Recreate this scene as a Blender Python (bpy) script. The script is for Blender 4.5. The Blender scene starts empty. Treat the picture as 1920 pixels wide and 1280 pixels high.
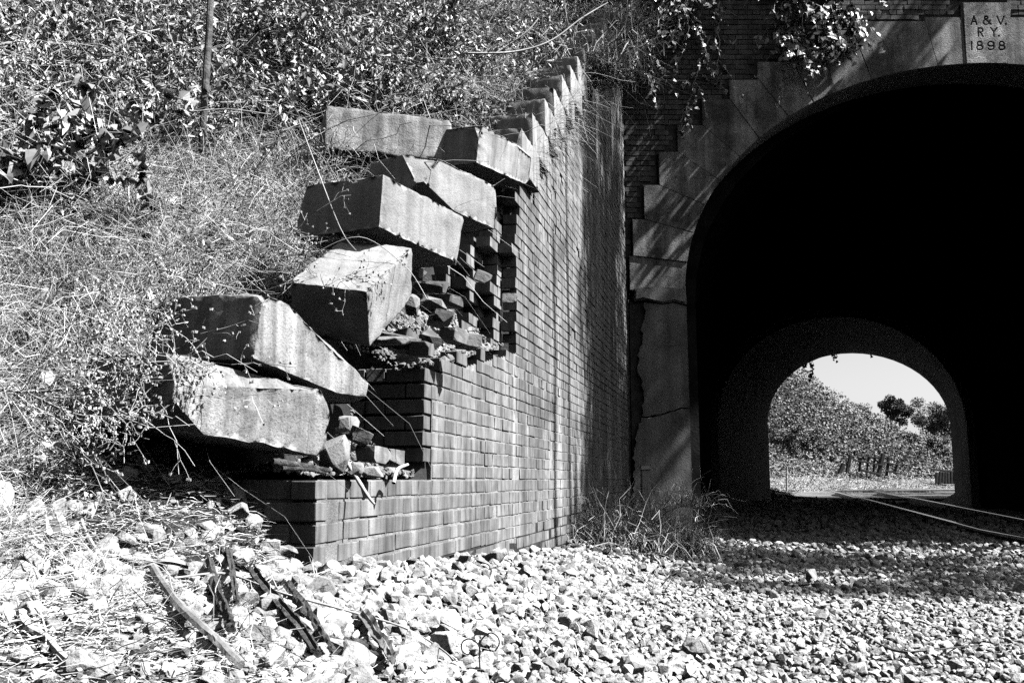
import bpy, bmesh, math, random
import numpy as np
from mathutils import Vector, Matrix, Euler

random.seed(11)
rng = np.random.default_rng(11)
scene = bpy.context.scene
COL = scene.collection

# ------------------------------------------------------------------ camera
PITCH = math.atan(259 / 1780.0)
cam_data = bpy.data.cameras.new("camera")
cam_data.sensor_width = 36.0
cam_data.lens = 1780 / 1920 * 36.0
cam_data.clip_start = 0.05
cam_data.clip_end = 3000
cam = bpy.data.objects.new("camera", cam_data)
cam.location = (0, 0, 0)
cam.rotation_euler = (math.radians(90) + PITCH, 0, 0)
COL.objects.link(cam)
scene.camera = cam

# ------------------------------------------------------------------ light
SUN_EL, SUN_AZ = math.radians(50), math.radians(10)     # sun stands to the right, a little behind the portal's front
SUN = Vector((math.cos(SUN_EL) * math.cos(SUN_AZ), -math.cos(SUN_EL) * math.sin(SUN_AZ), math.sin(SUN_EL)))
world = bpy.data.worlds.new("World")
scene.world = world
world.use_nodes = True
wn, wl = world.node_tree.nodes, world.node_tree.links
wn.clear()
w_out = wn.new("ShaderNodeOutputWorld")
w_bg = wn.new("ShaderNodeBackground")
w_sky = wn.new("ShaderNodeTexSky")
w_sky.sky_type = 'NISHITA'
w_sky.sun_disc = False
w_sky.sun_elevation = SUN_EL
w_sky.sun_rotation = math.radians(90) + SUN_AZ
w_sky.dust_density = 1.5
w_bw = wn.new("ShaderNodeRGBToBW")                        # monochrome photograph
w_bg.inputs[1].default_value = 0.05
wl.new(w_sky.outputs[0], w_bw.inputs[0])
wl.new(w_bw.outputs[0], w_bg.inputs[0])
wl.new(w_bg.outputs[0], w_out.inputs[0])
sun_data = bpy.data.lights.new("sun", 'SUN')
sun_data.energy = 5.0
sun_data.angle = math.radians(0.5)
sun_ob = bpy.data.objects.new("sun", sun_data)
sun_ob.rotation_euler = SUN.to_track_quat('Z', 'Y').to_euler()
COL.objects.link(sun_ob)
scene.view_settings.view_transform = 'Standard'
scene.view_settings.look = 'None'
scene.view_settings.gamma = 1.0
scene.view_settings.exposure = 1.9
scene.cycles.use_denoising = False
scene.cycles.diffuse_bounces = 0
scene.cycles.max_bounces = 5
scene.cycles.glossy_bounces = 2

# ------------------------------------------------------------------ helpers
def ray(px, py):
    u, v = (px - 960) / 1780.0, (640 - py) / 1780.0
    c, s = math.cos(PITCH), math.sin(PITCH)
    return np.array([u, c - v * s, s + v * c])

def at(px, py, Y):
    r = ray(px, py)
    return r * (Y / r[1])

def tag(o, label=None, cat=None, group=None, kind=None):
    if label: o["label"] = label
    if cat: o["category"] = cat
    if group: o["group"] = group
    if kind: o["kind"] = kind
    return o

def link(o, parent=None):
    COL.objects.link(o)
    if parent is not None:
        o.parent = parent
    return o

def empty(name, loc, rz=0, label=None, cat=None, group=None):
    o = bpy.data.objects.new(name, None)
    o.empty_display_size = 0.1
    o.location = loc
    o.rotation_euler = (0, 0, rz)
    link(o)
    return tag(o, label, cat, group)

def mesh_np(name, V, F, mat=None, smooth=False):
    """V (n,3) array, F (m,k) array of faces"""
    me = bpy.data.meshes.new(name)
    V = np.asarray(V, np.float32); F = np.asarray(F, np.int32)
    m, k = F.shape
    me.vertices.add(len(V)); me.vertices.foreach_set("co", V.ravel())
    me.loops.add(m * k); me.loops.foreach_set("vertex_index", F.ravel())
    me.polygons.add(m)
    me.polygons.foreach_set("loop_start", np.arange(0, m * k, k, dtype=np.int32))
    me.polygons.foreach_set("use_smooth", np.full(m, smooth, dtype=bool))
    me.update(calc_edges=True)
    if mat: me.materials.append(mat)
    return me

def ob(name, me, parent=None, loc=None, rot=None):
    o = bpy.data.objects.new(name, me)
    if loc is not None: o.location = loc
    if rot is not None: o.rotation_euler = rot
    return link(o, parent)

def bm_ob(name, bm, mat, parent=None, smooth=False):
    me = bpy.data.meshes.new(name)
    bm.normal_update(); bm.to_mesh(me); bm.free()
    if smooth: me.polygons.foreach_set("use_smooth", np.full(len(me.polygons), True))
    me.materials.append(mat)
    return ob(name, me, parent)

def nrm(a):
    return a / (np.linalg.norm(a, axis=-1, keepdims=True) + 1e-9)

def cat_mesh(parts):
    Vs, Fs, n = [], [], 0
    for V, F in parts:
        Vs.append(V); Fs.append(F + n); n += len(V)
    return np.concatenate(Vs), np.concatenate(Fs)

BOXF = np.array([[0, 1, 3, 2], [4, 6, 7, 5], [0, 4, 5, 1], [2, 3, 7, 6], [0, 2, 6, 4], [1, 5, 7, 3]])
BOXV = np.array([[x, y, z] for x in (-.5, .5) for y in (-.5, .5) for z in (-.5, .5)])

def boxes(C, S, jit=0.0):
    """C, S (n,3): axis aligned boxes joined in one array"""
    C, S = np.asarray(C, float), np.asarray(S, float)
    V = C[:, None, :] + BOXV[None] * S[:, None, :]
    if jit: V = V + rng.normal(0, jit, V.shape)
    F = BOXF[None] + (np.arange(len(C)) * 8)[:, None, None]
    return V.reshape(-1, 3), F.reshape(-1, 4)

def tubes(P, Rd, sides=3):
    """P (K,M,3) paths, Rd (K,M) radii"""
    K, M, _ = P.shape
    T = nrm(np.gradient(P, axis=1))
    ref = nrm(rng.normal(size=(K, 1, 3)) + 0 * T)
    A = nrm(np.cross(T, ref)); B = np.cross(T, A)
    ang = np.arange(sides) * 2 * math.pi / sides
    V = P[:, :, None, :] + Rd[:, :, None, None] * (np.cos(ang)[None, None, :, None] * A[:, :, None, :] + np.sin(ang)[None, None, :, None] * B[:, :, None, :])
    base = (np.arange(K) * M * sides)[:, None, None] + (np.arange(M - 1) * sides)[None, :, None]
    j = np.arange(sides)[None, None, :]; j2 = (j + 1) % sides
    F = np.stack([base + j, base + j2, base + sides + j2, base + sides + j], -1)
    return V.reshape(-1, 3), F.reshape(-1, 4)

def ribbons(P, W):
    """P (K,M,3), W (K,M) half widths"""
    K, M, _ = P.shape
    T = nrm(np.gradient(P, axis=1))
    A = nrm(np.cross(T, nrm(rng.normal(size=(K, 1, 3)) + 0 * T)))
    V = np.stack([P - A * W[..., None], P + A * W[..., None]], 2)
    base = (np.arange(K) * M * 2)[:, None] + (np.arange(M - 1) * 2)[None]
    F = np.stack([base, base + 1, base + 3, base + 2], -1)
    return V.reshape(-1, 3), F.reshape(-1, 4)

def sprigs(P0, d, L, M=5, droop=0.3, wig=0.06):
    """curved shoots: start points, directions, lengths"""
    K = len(P0)
    t = np.linspace(0, 1, M)[None, :, None]
    d = nrm(d); side = nrm(rng.normal(size=(K, 3)))
    P = P0[:, None] + L[:, None, None] * (t * d[:, None] + t ** 2 * (side * rng.uniform(-.35, .35, (K, 1)))[:, None])
    dr = droop if np.ndim(droop) else np.full(K, droop)
    P[..., 2] -= (L * dr)[:, None] * (t[..., 0] ** 2)
    P += rng.normal(0, 1, P.shape) * (L * wig)[:, None, None] * (t > 0)
    return P

def leaf_mesh(pos, axis, l, w, fold=0.25, up=None):
    n = len(pos)
    a = nrm(axis)
    u = rng.normal(size=(n, 3)) if up is None else up + rng.normal(0, .45, (n, 3))
    b = nrm(np.cross(a, u)); c = np.cross(b, a)
    f = (w * rng.uniform(-fold, fold * 2, n))[:, None]
    l, w = l[:, None], w[:, None]
    base = pos; tip = pos + a * l - c * f * .8
    m1 = pos + a * l * .38 + b * w + c * f
    m2 = pos + a * l * .38 - b * w + c * f
    V = np.stack([base, m1, tip, m2], 1).reshape(-1, 3)
    k = (np.arange(n) * 4)[:, None]
    F = np.concatenate([k + np.array([[0, 2, 1]]), k + np.array([[0, 3, 2]])], 1).reshape(-1, 3)
    return V, F

def broad_leaf_mesh(pos, axis, l, up, curl=0.25):
    """heart shaped leaves, six triangles each"""
    n = len(pos); a = nrm(axis)
    b = nrm(np.cross(a, up + rng.normal(0, .3, (n, 3)))); c = np.cross(b, a)
    L = l[:, None]; f = L * rng.uniform(.0, curl, n)[:, None]
    pts = [pos, pos - a * L * .12 + b * L * .26 + c * f * .6, pos + a * L * .25 + b * L * .48 + c * f, pos + a * L * .62 + b * L * .3 + c * f * .4,
           pos + a * L - c * f, pos + a * L * .62 - b * L * .3 + c * f * .4, pos + a * L * .25 - b * L * .48 + c * f, pos - a * L * .12 - b * L * .26 + c * f * .6]
    V = np.stack(pts, 1).reshape(-1, 3)
    k = (np.arange(n) * 8)[:, None, None]
    T = np.array([[0, 2, 1], [0, 3, 2], [0, 4, 3], [0, 5, 4], [0, 6, 5], [0, 7, 6]])[None]
    return V, (k + T).reshape(-1, 3)

def along(P, n_per):
    """random points on paths -> pos, tangent, t"""
    K, M, _ = P.shape
    idx = np.repeat(np.arange(K), n_per)
    t = rng.uniform(.12, 1, len(idx)) * (M - 1)
    i = np.minimum(t.astype(int), M - 2); f = (t - i)[:, None]
    A, B = P[idx, i], P[idx, i + 1]
    return A * (1 - f) + B * f, nrm(B - A), t / (M - 1)

def smooth(a, b, x):
    t = np.clip((x - a) / (b - a), 0, 1)
    return t * t * (3 - 2 * t)

def vnoise(x, y, seed=0):
    """cheap smooth 2-D noise from sines"""
    r = np.random.default_rng(seed)
    o = 0
    for k in range(6):
        a, b, c = r.uniform(-1, 1, 2).tolist() + [r.uniform(0, 6.3)]
        o = o + np.sin(x * a * 2.2 + y * b * 2.2 + c)
    return o / 6

# ------------------------------------------------------------------ materials (all in grey: the photograph is black and white)
ALB = 0.5
def mat(name, lo, hi, scale=6.0, rough=0.85, bump=0.3, bscale=40.0, detail=6.0, island=0.0, streak=None, streak2=None, stain=None, metal=0.0, spec=0.3, obrand=0.0, spots=None, coord='world', bdist=0.01):
    m = bpy.data.materials.new(name); m.use_nodes = True
    nt = m.node_tree; n, l = nt.nodes, nt.links
    b = n["Principled BSDF"]
    b.inputs["Roughness"].default_value = rough
    b.inputs["Metallic"].default_value = metal
    b.inputs["Specular IOR Level"].default_value = spec
    if coord == 'world':
        co = n.new("ShaderNodeNewGeometry").outputs["Position"]
    else:
        co = n.new("ShaderNodeTexCoord").outputs["Object"]
    def noise(sc, det=detail, vec=None, ro=0.6):
        t = n.new("ShaderNodeTexNoise"); t.inputs["Scale"].default_value = sc
        t.inputs["Detail"].default_value = det; t.inputs["Roughness"].default_value = ro
        l.new(vec if vec is not None else co, t.inputs["Vector"])
        return t.outputs["Fac"]
    def ramp(x, a, b_, va, vb):
        r = n.new("ShaderNodeMapRange"); l.new(x, r.inputs[0])
        for i, v in enumerate((a, b_, va, vb)): r.inputs[i + 1].default_value = v
        return r.outputs[0]
    def mth(op, x, y):
        k = n.new("ShaderNodeMath"); k.operation = op
        for i, v in enumerate((x, y)):
            if isinstance(v, (int, float)): k.inputs[i].default_value = v
            else: l.new(v, k.inputs[i])
        return k.outputs[0]
    val = ramp(noise(scale), .36, .64, lo, hi)
    if island:
        g = n.new("ShaderNodeNewGeometry")
        val = mth('MULTIPLY', val, ramp(g.outputs["Random Per Island"], 0, 1, 1 - island, 1 + island))
    if obrand:
        g = n.new("ShaderNodeObjectInfo")
        val = mth('MULTIPLY', val, ramp(g.outputs["Random"], 0, 1, 1 - obrand, 1 + obrand))
    if streak:                                   # runs of damp or lime down a face
        sx, amt = streak
        mp = n.new("ShaderNodeMapping"); mp.inputs["Scale"].default_value = (sx, sx, sx * .07)
        l.new(co, mp.inputs[0])
        val = mth('MULTIPLY', val, ramp(noise(1.0, 4, mp.outputs[0]), .35, .68, 1 - amt, 1 + amt))
    if streak2:                                  # broad damp or sooty runs
        sx, amt = streak2
        mp = n.new("ShaderNodeMapping"); mp.inputs["Scale"].default_value = (sx, sx, sx * .10); mp.inputs["Location"].default_value = (3.1, 7.7, 1.3)
        l.new(co, mp.inputs[0])
        val = mth('MULTIPLY', val, ramp(noise(1.0, 5, mp.outputs[0]), .40, .60, 1 - amt, 1 + amt * .6))
    if stain:                                    # blotches: scale, threshold, factor
        for sc, th, fac in stain:
            val = mth('MULTIPLY', val, ramp(noise(sc, 8, ro=.7), th, th + .1, 1.0, fac))
    if spots:
        val = mth('MULTIPLY', val, ramp(noise(spots[0], 2), spots[1], spots[1] + .06, 1.0, spots[2]))
    val = mth('MINIMUM', mth('MULTIPLY', val, ALB), 0.8)
    cb = n.new("ShaderNodeCombineColor")
    for i in range(3): l.new(val, cb.inputs[i])
    l.new(cb.outputs[0], b.inputs["Base Color"])
    if bump:
        bp = n.new("ShaderNodeBump"); bp.inputs["Strength"].default_value = bump; bp.inputs["Distance"].default_value = bdist
        l.new(noise(bscale, 8, ro=.65), bp.inputs["Height"]); l.new(bp.outputs[0], b.inputs["Normal"])
    return m

M = {}
M['soil'] = mat('soil', .03, .12, 5, .95, .9, 30, stain=[(9, .56, 1.8)], bdist=.03)
M['bank_soil'] = mat('bank_soil', .015, .06, 5, .95, .9, 22, bdist=.04)
M['gravel_bed'] = mat('gravel_bed', .10, .34, 26, .95, 1.0, 60, bdist=.03)
M['ballast'] = mat('ballast', .42, .70, 22, .9, .8, 70, island=.42, stain=[(1.3, .56, .72), (9, .56, .6), (34, .58, .62)], spots=(90, .6, .5), bdist=.008)
M['brick'] = mat('brick', .21, .32, 9, .85, .5, 120, island=.12, streak=(15, .42), streak2=(3.2, .38), stain=[(1.7, .54, 1.35), (30, .62, .75)], bdist=.005)
M['brick_ob'] = mat('brick_ob', .21, .32, 9, .85, .5, 120, obrand=.12, streak=(15, .42), streak2=(3.2, .38), stain=[(1.7, .54, 1.35), (30, .62, .75)], bdist=.005)
M['mortar'] = mat('mortar', .28, .48, 14, .95, .8, 90, streak2=(3.2, .3), stain=[(2.3, .55, .55)])
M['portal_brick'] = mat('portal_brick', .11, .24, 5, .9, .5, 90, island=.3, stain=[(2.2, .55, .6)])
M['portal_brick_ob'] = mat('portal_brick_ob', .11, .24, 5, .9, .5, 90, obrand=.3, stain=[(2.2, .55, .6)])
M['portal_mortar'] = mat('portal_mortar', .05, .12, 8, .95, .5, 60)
M['stone'] = mat('stone', .32, .45, 4, .85, .6, 95, streak=(16, .22), stain=[(3.2, .58, 1.35), (6, .60, .62), (26, .6, .72)], spots=(140, .62, .5), bdist=.008)
M['stone_dark'] = mat('stone_dark', .27, .46, 4, .85, .7, 95, streak=(20, .42), stain=[(3.2, .56, 1.6), (5, .58, .55), (22, .58, .65)], spots=(120, .6, .45), bdist=.008)
M['coping'] = mat('coping', .34, .52, 4, .85, .6, 95, streak=(12, .4), stain=[(5, .58, .6), (14, .6, .7)], bdist=.006)
M['voussoir'] = mat('voussoir', .22, .66, 1.6, .85, .8, 60, streak2=(1.6, .35), obrand=.2, streak=(6, .5), stain=[(1.3, .50, .5), (3.4, .53, .6), (9, .57, 1.5)], spots=(45, .6, .45))
M['render'] = mat('render', .22, .40, 1.5, .9, .5, 50, streak=(5, .4), stain=[(1.8, .55, .6)])
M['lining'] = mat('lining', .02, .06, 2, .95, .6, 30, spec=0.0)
M['grass'] = mat('grass', .60, 1.0, 2.0, .75, 0, island=.45)
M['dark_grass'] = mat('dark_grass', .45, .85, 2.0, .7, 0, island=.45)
M['leaf'] = mat('leaf', .26, .60, 1.2, .42, 0, island=.6, spec=.5)
M['vine_leaf'] = mat('vine_leaf', .34, .66, 1.2, .38, 0, island=.5, spec=.5)
M['dry_leaf'] = mat('dry_leaf', .50, .95, 1.2, .6, 0, island=.5)
M['far_leaf'] = mat('far_leaf', .14, .34, .5, .6, 0, island=.55)
M['tree_leaf'] = mat('tree_leaf', .04, .09, .5, .6, 0, island=.4)
M['twig'] = mat('twig', .45, .85, 3, .8, 0, island=.4)
M['bark'] = mat('bark', .06, .22, 14, .9, 1.0, 45, stain=[(25, .55, .5)], bdist=.02)
M['pale_bark'] = mat('pale_bark', .22, .40, 8, .7, .5, 40, streak=(20, .3))
M['rotten'] = mat('rotten', .03, .20, 40, .95, 1.0, 110, stain=[(30, .58, 2.6)], bdist=.02)
M['rail'] = mat('rail', .10, .18, 6, .5, .2, 60, metal=.3)
M['rail_head'] = mat('rail_head', 1.5, 1.6, 6, .16, 0, metal=1.0, spec=.5)
M['tie'] = mat('tie', .03, .09, 8, .95, .8, 40)
M['post'] = mat('post', .5, .62, 6, .6, .2, 60)
M['dark_wood'] = mat('dark_wood', .03, .09, 6, .9, .6, 40)
M['wire'] = mat('wire', .02, .05, 20, .7, .3, 60, metal=.4)

# ------------------------------------------------------------------ the lie of the land
TH = math.radians(13.3)
Dv = np.array([math.sin(TH), math.cos(TH)]); Nv = np.array([math.cos(TH), -math.sin(TH)])
W0 = np.array([-0.7056, 3.4716])
S_END = 10.2
YP = 13.4

def sd(x, y):
    rx, ry = x - W0[0], y - W0[1]
    return rx * Dv[0] + ry * Dv[1], rx * Nv[0] + ry * Nv[1]

def xy(s, d):
    return W0[0] + s * Dv[0] + d * Nv[0], W0[1] + s * Dv[1] + d * Nv[1]

def z_base(s):
    return np.clip(-.34 - .055 * s, -.58, -.13)

def z_track(y):
    return np.interp(y, [0, 16, 34, 500], [-.82, -.82, -.42, -.42])

COPE_K = list(range(-1, 15))
def cope(k):
    return 3.55 + .44 * k, 2.78 + .29 * k          # near end s, top z
COPE_H, COPE_L = .30, .65

def cope_bottom(s):
    out = np.where(np.asarray(s) < 4, 2.1, 7.2)
    for k in reversed(COPE_K):
        s0, zt = cope(k)
        out = np.where((s >= s0 - .02) & (s < s0 + COPE_L), zt - COPE_H, out)
    return out

def ledge(s):
    return np.where(s < 1.2, .03, np.where(s < 3.2, .56 + .2 * (s - 1.2), 2.38 + .66 * (s - 3.55)))

HB = ([-8, -2, -.6, 0, 1, 2.3, 3.2, 3.7, 10.2, 14, 45], [-.5, -.28, -.06, .16, .82, 1.42, 2.1, 2.60, 6.85, 8.6, 9.8])
def ground_z(x, y):
    x, y = np.asarray(x, float), np.asarray(y, float)
    s, d = sd(x, y)
    lvl = -.63 - .03 * np.clip(y - 3, 0, 11) + (z_track(y) + .82) + .03 * vnoise(x * 1.3, y * 1.3, 3)
    fall = np.exp(-(np.clip(d, 0, 50) / .85) ** 2)
    g = lvl + (z_base(s) - lvl) * fall
    # right hand cutting slope
    g = g + np.clip(x - (11.4 + .12 * (y - 13)), 0, 9) * .75 * (y < 30) * smooth(3, 5, x)
    hb = np.interp(s, *HB)
    k = np.clip(-d - .5, 0, 5) * .5 + np.clip(-d - 5.5, 0, 30) * .12
    rough = (.13 * vnoise(x * 2.3, y * 2.3, 7) + .07 * vnoise(x * 6.1, y * 6.1, 8)) * smooth(.5, 1.2, -d)
    bank = hb + k + rough
    near = np.where(s < 0, z_base(s), ledge(s) - .07)
    w = np.where(s > 3.45, smooth(.18, .40, -d), smooth(.25, .55, -d))
    wn_ = np.where(s < 0, smooth(0, .55, -d), w)
    b = near * (1 - wn_) + bank * wn_
    return np.where(d > 0, g, b)

def sheet(name, xs, ys, fz, mat_, inwall=False):
    X, Y = np.meshgrid(xs, ys)
    Z = fz(X, Y)
    V = np.stack([X, Y, Z], -1).reshape(-1, 3)
    nx, ny = len(xs), len(ys)
    i = (np.arange(ny - 1) * nx)[:, None] + np.arange(nx - 1)[None]
    F = np.stack([i, i + 1, i + nx + 1, i + nx], -1).reshape(-1, 4)
    o = ob(name, mesh_np(name, V, F, mat_, True))
    return tag(o, kind='structure')

def sheet_sd(name, ss, ds, mat_):
    S, Dd = np.meshgrid(ss, ds)
    X, Y = xy(S, Dd)
    Z = ground_z(X, Y)
    V = np.stack([X, Y, Z], -1).reshape(-1, 3)
    nx, ny = len(ss), len(ds)
    i = (np.arange(ny - 1) * nx)[:, None] + np.arange(nx - 1)[None]
    F = np.stack([i, i + 1, i + nx + 1, i + nx], -1).reshape(-1, 4)
    return tag(ob(name, mesh_np(name, V, F, mat_, True)), kind='structure')

sheet_sd('gravel_ground', np.concatenate([np.arange(-9, 12, .12), np.arange(12, 30, .5)]), np.concatenate([np.linspace(1e-4, 4, 45), np.linspace(4.3, 24, 50)]), M['gravel_bed'])
sheet_sd('bank', np.arange(-9, 10.6, .1), np.concatenate([-np.linspace(-1e-4, 2.5, 45), -np.linspace(2.7, 16, 50)]), M['bank_soil'])
far_ground = sheet('ground', np.linspace(-900, 900, 40), np.linspace(-60, 2500, 60), lambda x, y: x * 0 - 1.6, M['soil'])

# ------------------------------------------------------------------ wing wall
wall = empty('wing_wall', (W0[0], W0[1], 0), -TH, 'long ruined brick wing wall with stepped stone coping beside the tunnel mouth', 'wall')
COURSE = .0785

def edge_s(j, zc):
    r = random.Random(int(zc * 1000) * 7 + j)
    base = [3.2, 3.0, 2.8, 2.64, 2.5][j]
    return base + r.uniform(-.13, .1)

def wall_top(j, s, zc):
    """is there a brick of wythe j at s, height zc (brick top)?"""
    r = random.Random(int(s * 97) + j * 31)
    if s < .105: return False
    if zc <= .035: return True
    if s < 1.31: return False
    if zc <= .57 + .19 * (s - 1.2) + r.uniform(-.06, .03) - .02 * j: return True
    if s < edge_s(j, zc): return False
    lim = float(cope_bottom(np.array(s))) + .01
    if j > 0 and s < 3.3: lim = min(lim, 2.02 - .16 * j)
    return zc <= lim

def brick_mesh(L, seed):
    r = random.Random(seed)
    bm = bmesh.new()
    bmesh.ops.create_cube(bm, size=1)
    for v in bm.verts:
        v.co = Vector((v.co.x * .1, v.co.y * L, v.co.z * .0665))
    bmesh.ops.bevel(bm, geom=bm.edges[:], offset=.003, segments=1, affect='EDGES', clamp_overlap=True)
    for v in bm.verts:
        v.co += Vector((r.uniform(-1, 1), r.uniform(-1, 1), r.uniform(-1, 1))) * .0016
    me = bpy.data.meshes.new('brick')
    bm.to_mesh(me); bm.free(); me.materials.append(M['brick_ob'])
    return me
def rough_block(dims, seed, cuts=(), bev=.018, nz=.004, sub=.05, chips=0):
    """worn block of dressed stone: bevelled, sub-divided and roughened; cuts = (point, normal) planes that chip it"""
    r = random.Random(seed)
    bm = bmesh.new()
    bmesh.ops.create_cube(bm, size=1)
    for v in bm.verts: v.co = Vector((v.co.x * dims[0], v.co.y * dims[1], v.co.z * dims[2]))
    for p, nn in cuts:
        res = bmesh.ops.bisect_plane(bm, geom=bm.verts[:] + bm.edges[:] + bm.faces[:], dist=1e-5, plane_co=Vector([p[i] * dims[i] for i in range(3)]), plane_no=Vector(nn), clear_outer=True)
        ed = [e for e in res['geom_cut'] if isinstance(e, bmesh.types.BMEdge)]
        bmesh.ops.holes_fill(bm, edges=ed, sides=0)
    for _ in range(chips):
        c_ = [r.choice((-.5, .5)) for _ in range(3)]
        ax = r.randrange(3)
        c_[ax] = r.uniform(-.5, .5) if r.random() < .6 else c_[ax]
        nn = Vector([(1 if v > 0 else -1) * r.uniform(.4, 1) * (.25 if abs(v) < .499 else 1) for v in c_]).normalized()
        pc_ = Vector([c_[i] * dims[i] for i in range(3)]) - nn * r.uniform(.010, .030)
        res = bmesh.ops.bisect_plane(bm, geom=bm.verts[:] + bm.edges[:] + bm.faces[:], dist=1e-5, plane_co=pc_, plane_no=nn, clear_outer=True)
        bmesh.ops.holes_fill(bm, edges=[e for e in res['geom_cut'] if isinstance(e, bmesh.types.BMEdge)], sides=0)
    bmesh.ops.bevel(bm, geom=bm.edges[:], offset=bev, segments=2, profile=.6, affect='EDGES', clamp_overlap=True)
    bmesh.ops.triangulate(bm, faces=bm.faces[:])
    for _ in range(5):
        es = [e for e in bm.edges if e.calc_length() > sub]
        if not es: break
        bmesh.ops.subdivide_edges(bm, edges=es, cuts=1)
        bmesh.ops.triangulate(bm, faces=bm.faces[:])
    from mathutils import noise as nzm
    off = Vector((seed * 3.1, seed * 1.7, seed))
    bm.normal_update()
    for v in bm.verts:
        e = nzm.noise(v.co * 9 + off) * nz * 1.4 + nzm.noise(v.co * 30 + off) * nz * .7 + nzm.noise(v.co * 3 + off) * nz * 1.5
        v.co += v.normal * (e + nzm.noise(v.co * 70 + off) * nz * .45)
        q = max(0, sum(abs(v.co[i]) / dims[i] > .455 for i in range(3)) - 1)
        if q: v.co -= v.normal * abs(nzm.noise(v.co * 14 + off)) * .010 * q
    return bm

STRETCH = [brick_mesh(.203, i) for i in range(6)]
HEAD = [brick_mesh(.097, 20 + i) for i in range(6)]

def broken_mesh(L, seed):
    r = random.Random(seed)
    bm = rough_block((.1, L, .0665), seed, [((.1, -.32, .2), (r.uniform(-.7, .7), -1, r.uniform(-.6, .6)))], .003, .004, .035, 4)
    me = bpy.data.meshes.new('brick'); bm.to_mesh(me); bm.free(); me.materials.append(M['brick_ob'])
    return me
BROKEN = [broken_mesh(L, 70 + i) for i, L in enumerate((.2, .2, .2, .17, .13, .1, .1, .1))]
cand = []
for c in range(0, 105):
    z0 = -.94 + c * COURSE
    zt = z0 + COURSE
    for j in range(5):
        rr = random.Random(c * 17 + j)
        s = .0 + (0 if c % 2 else -.0)
        header_course = (c % 4 == 1)
        first = True
        while s < S_END - .02:
            isH = (rr.random() < (.85 if header_course else .3)) or (first and c % 2)
            L = .097 if isH else .203
            first = False
            sc = s + L / 2
            if wall_top(j, sc, zt) and not (j and rr.random() < .12):
                # inner wythes only where the broken edges show them
                if j == 0 or (zt < .05 and s < 1.5 and zt > -.45) or (.03 < zt < 1.15 and 1.0 < s < 3.4) or (1.0 <= zt < 2.4 and s < 3.6):
                    cand.append((sc, z0 + COURSE / 2, j, isH))
            s += L + .0045

# bricks laid across the broken ends
CROSS = []
for c in range(0, 105):
    z0 = -.94 + c * COURSE
    for s_e, za, zb_ in ((.0, -.5, .036), (1.205, .036, .60)):
        if za - .01 < z0 and z0 + COURSE <= zb_ + .01:
            pat = (.097, .203, .203) if c % 2 else (.203, .097, .203)
            dd_ = .0
            for L in pat:
                CROSS.append((s_e + .05 + random.uniform(-.008, .008), z0 + COURSE / 2, -dd_ - L / 2, L)); dd_ += L + .008
def brick_score(b):
    sc, zc, j, isH = b
    x, y = xy(sc, -j * .11)
    return math.sqrt(x * x + y * y + zc * zc) * (1 if not isH else 1.06) + (0 if zc > -.42 else 30) + (.35 * j if j else 0)
cand.sort(key=brick_score)
IND, MASS = cand[:300 - len(CROSS)], cand[300 - len(CROSS):]
for sc, zc, dd_, L in CROSS:
    me = random.choice(HEAD if L < .15 else STRETCH)
    ob('brick', me, wall, (dd_, sc, zc), (random.gauss(0, .01), random.gauss(0, .01), math.pi / 2 + random.gauss(0, .012)))
for i, (sc, zc, j, isH) in enumerate(IND):
    me = random.choice(HEAD if isH else STRETCH)
    if (j and random.random() < .6) or (j == 0 and 2.9 < sc < 3.32 and zc > 1.0 and random.random() < .5): me = BROKEN[random.randrange(5, 8) if isH else random.randrange(0, 5)]
    if j: sc += random.gauss(0, .012)
    o = ob('brick', me, wall, ((random.gauss(0, .008) if j else 0) - .05 - j * .11 + random.gauss(0, .0008), sc + random.gauss(0, .001), zc + random.gauss(0, .001)), (random.gauss(0, .006), random.gauss(0, .004), random.gauss(0, .004)))
mc = np.array([[-.05 - j * .11, sc, zc] for sc, zc, j, h in MASS]); mc[:, 0] += rng.normal(0, .0014, len(mc)); mc[:, 2] += rng.normal(0, .0012, len(mc))
mc[rng.random(len(mc)) < .05, 0] -= .006
mc[rng.random(len(mc)) < .006, 0] -= .06
ms = np.array([[.1, .097 if h else .203, .0665] for sc, zc, j, h in MASS])
o = ob('brickwork', mesh_np('brickwork', *boxes(mc, ms, .0012), M['brick']), wall); tag(o, kind='stuff')
# mortar core in narrow columns, its face recessed more where the joints are washed out
cc, cs = [], []
for s in np.arange(.012, S_END, .06):
    segs = []
    top = .0
    if s > 1.30: top = .5 + .19 * (s - 1.2)
    if s > 3.42: top = float(cope_bottom(np.array(s))) - .01
    for a, b_, dd in ((-1.0, .45, .0042), (.45, 1.0, .0055), (1.0, 9, .013)):
        b2 = min(b_, top)
        if b2 <= a: continue
        front = dd
        parts_ = [(a, b2)]
        for (p, q) in parts_:
            mid = (p + q) / 2
            cc.append([-(front + .56) / 2, s + .03, mid]); cs.append([.56 - front, .0602, q - p])
for s in np.arange(3.14, 3.42, .06):
    cc.append([-.345, s + .03, 1.3]); cs.append([.43, .0601, 1.2])
for s in np.arange(1.31, 2.9, .06):
    cc.append([-.33, s + .03, .5]); cs.append([.42, .0601, .2 + .3 * (s - 1.2)])
# a smoother, pointed area high on the wall
for s in np.arange(4.0, 7.6, .06):
    lo = 3.05 - .36 * (s - 4.0) + .08 * math.sin(s * 9) + .05 * math.sin(s * 23)
    hi = float(cope_bottom(np.array(s))) - .02
    cc.append([-.25, s + .03, (lo + hi) / 2]); cs.append([.5 - .006, .0604, hi - lo])
ob('mortar_core', mesh_np('mortar_core', *boxes(cc, cs), M['mortar']), wall)

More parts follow.
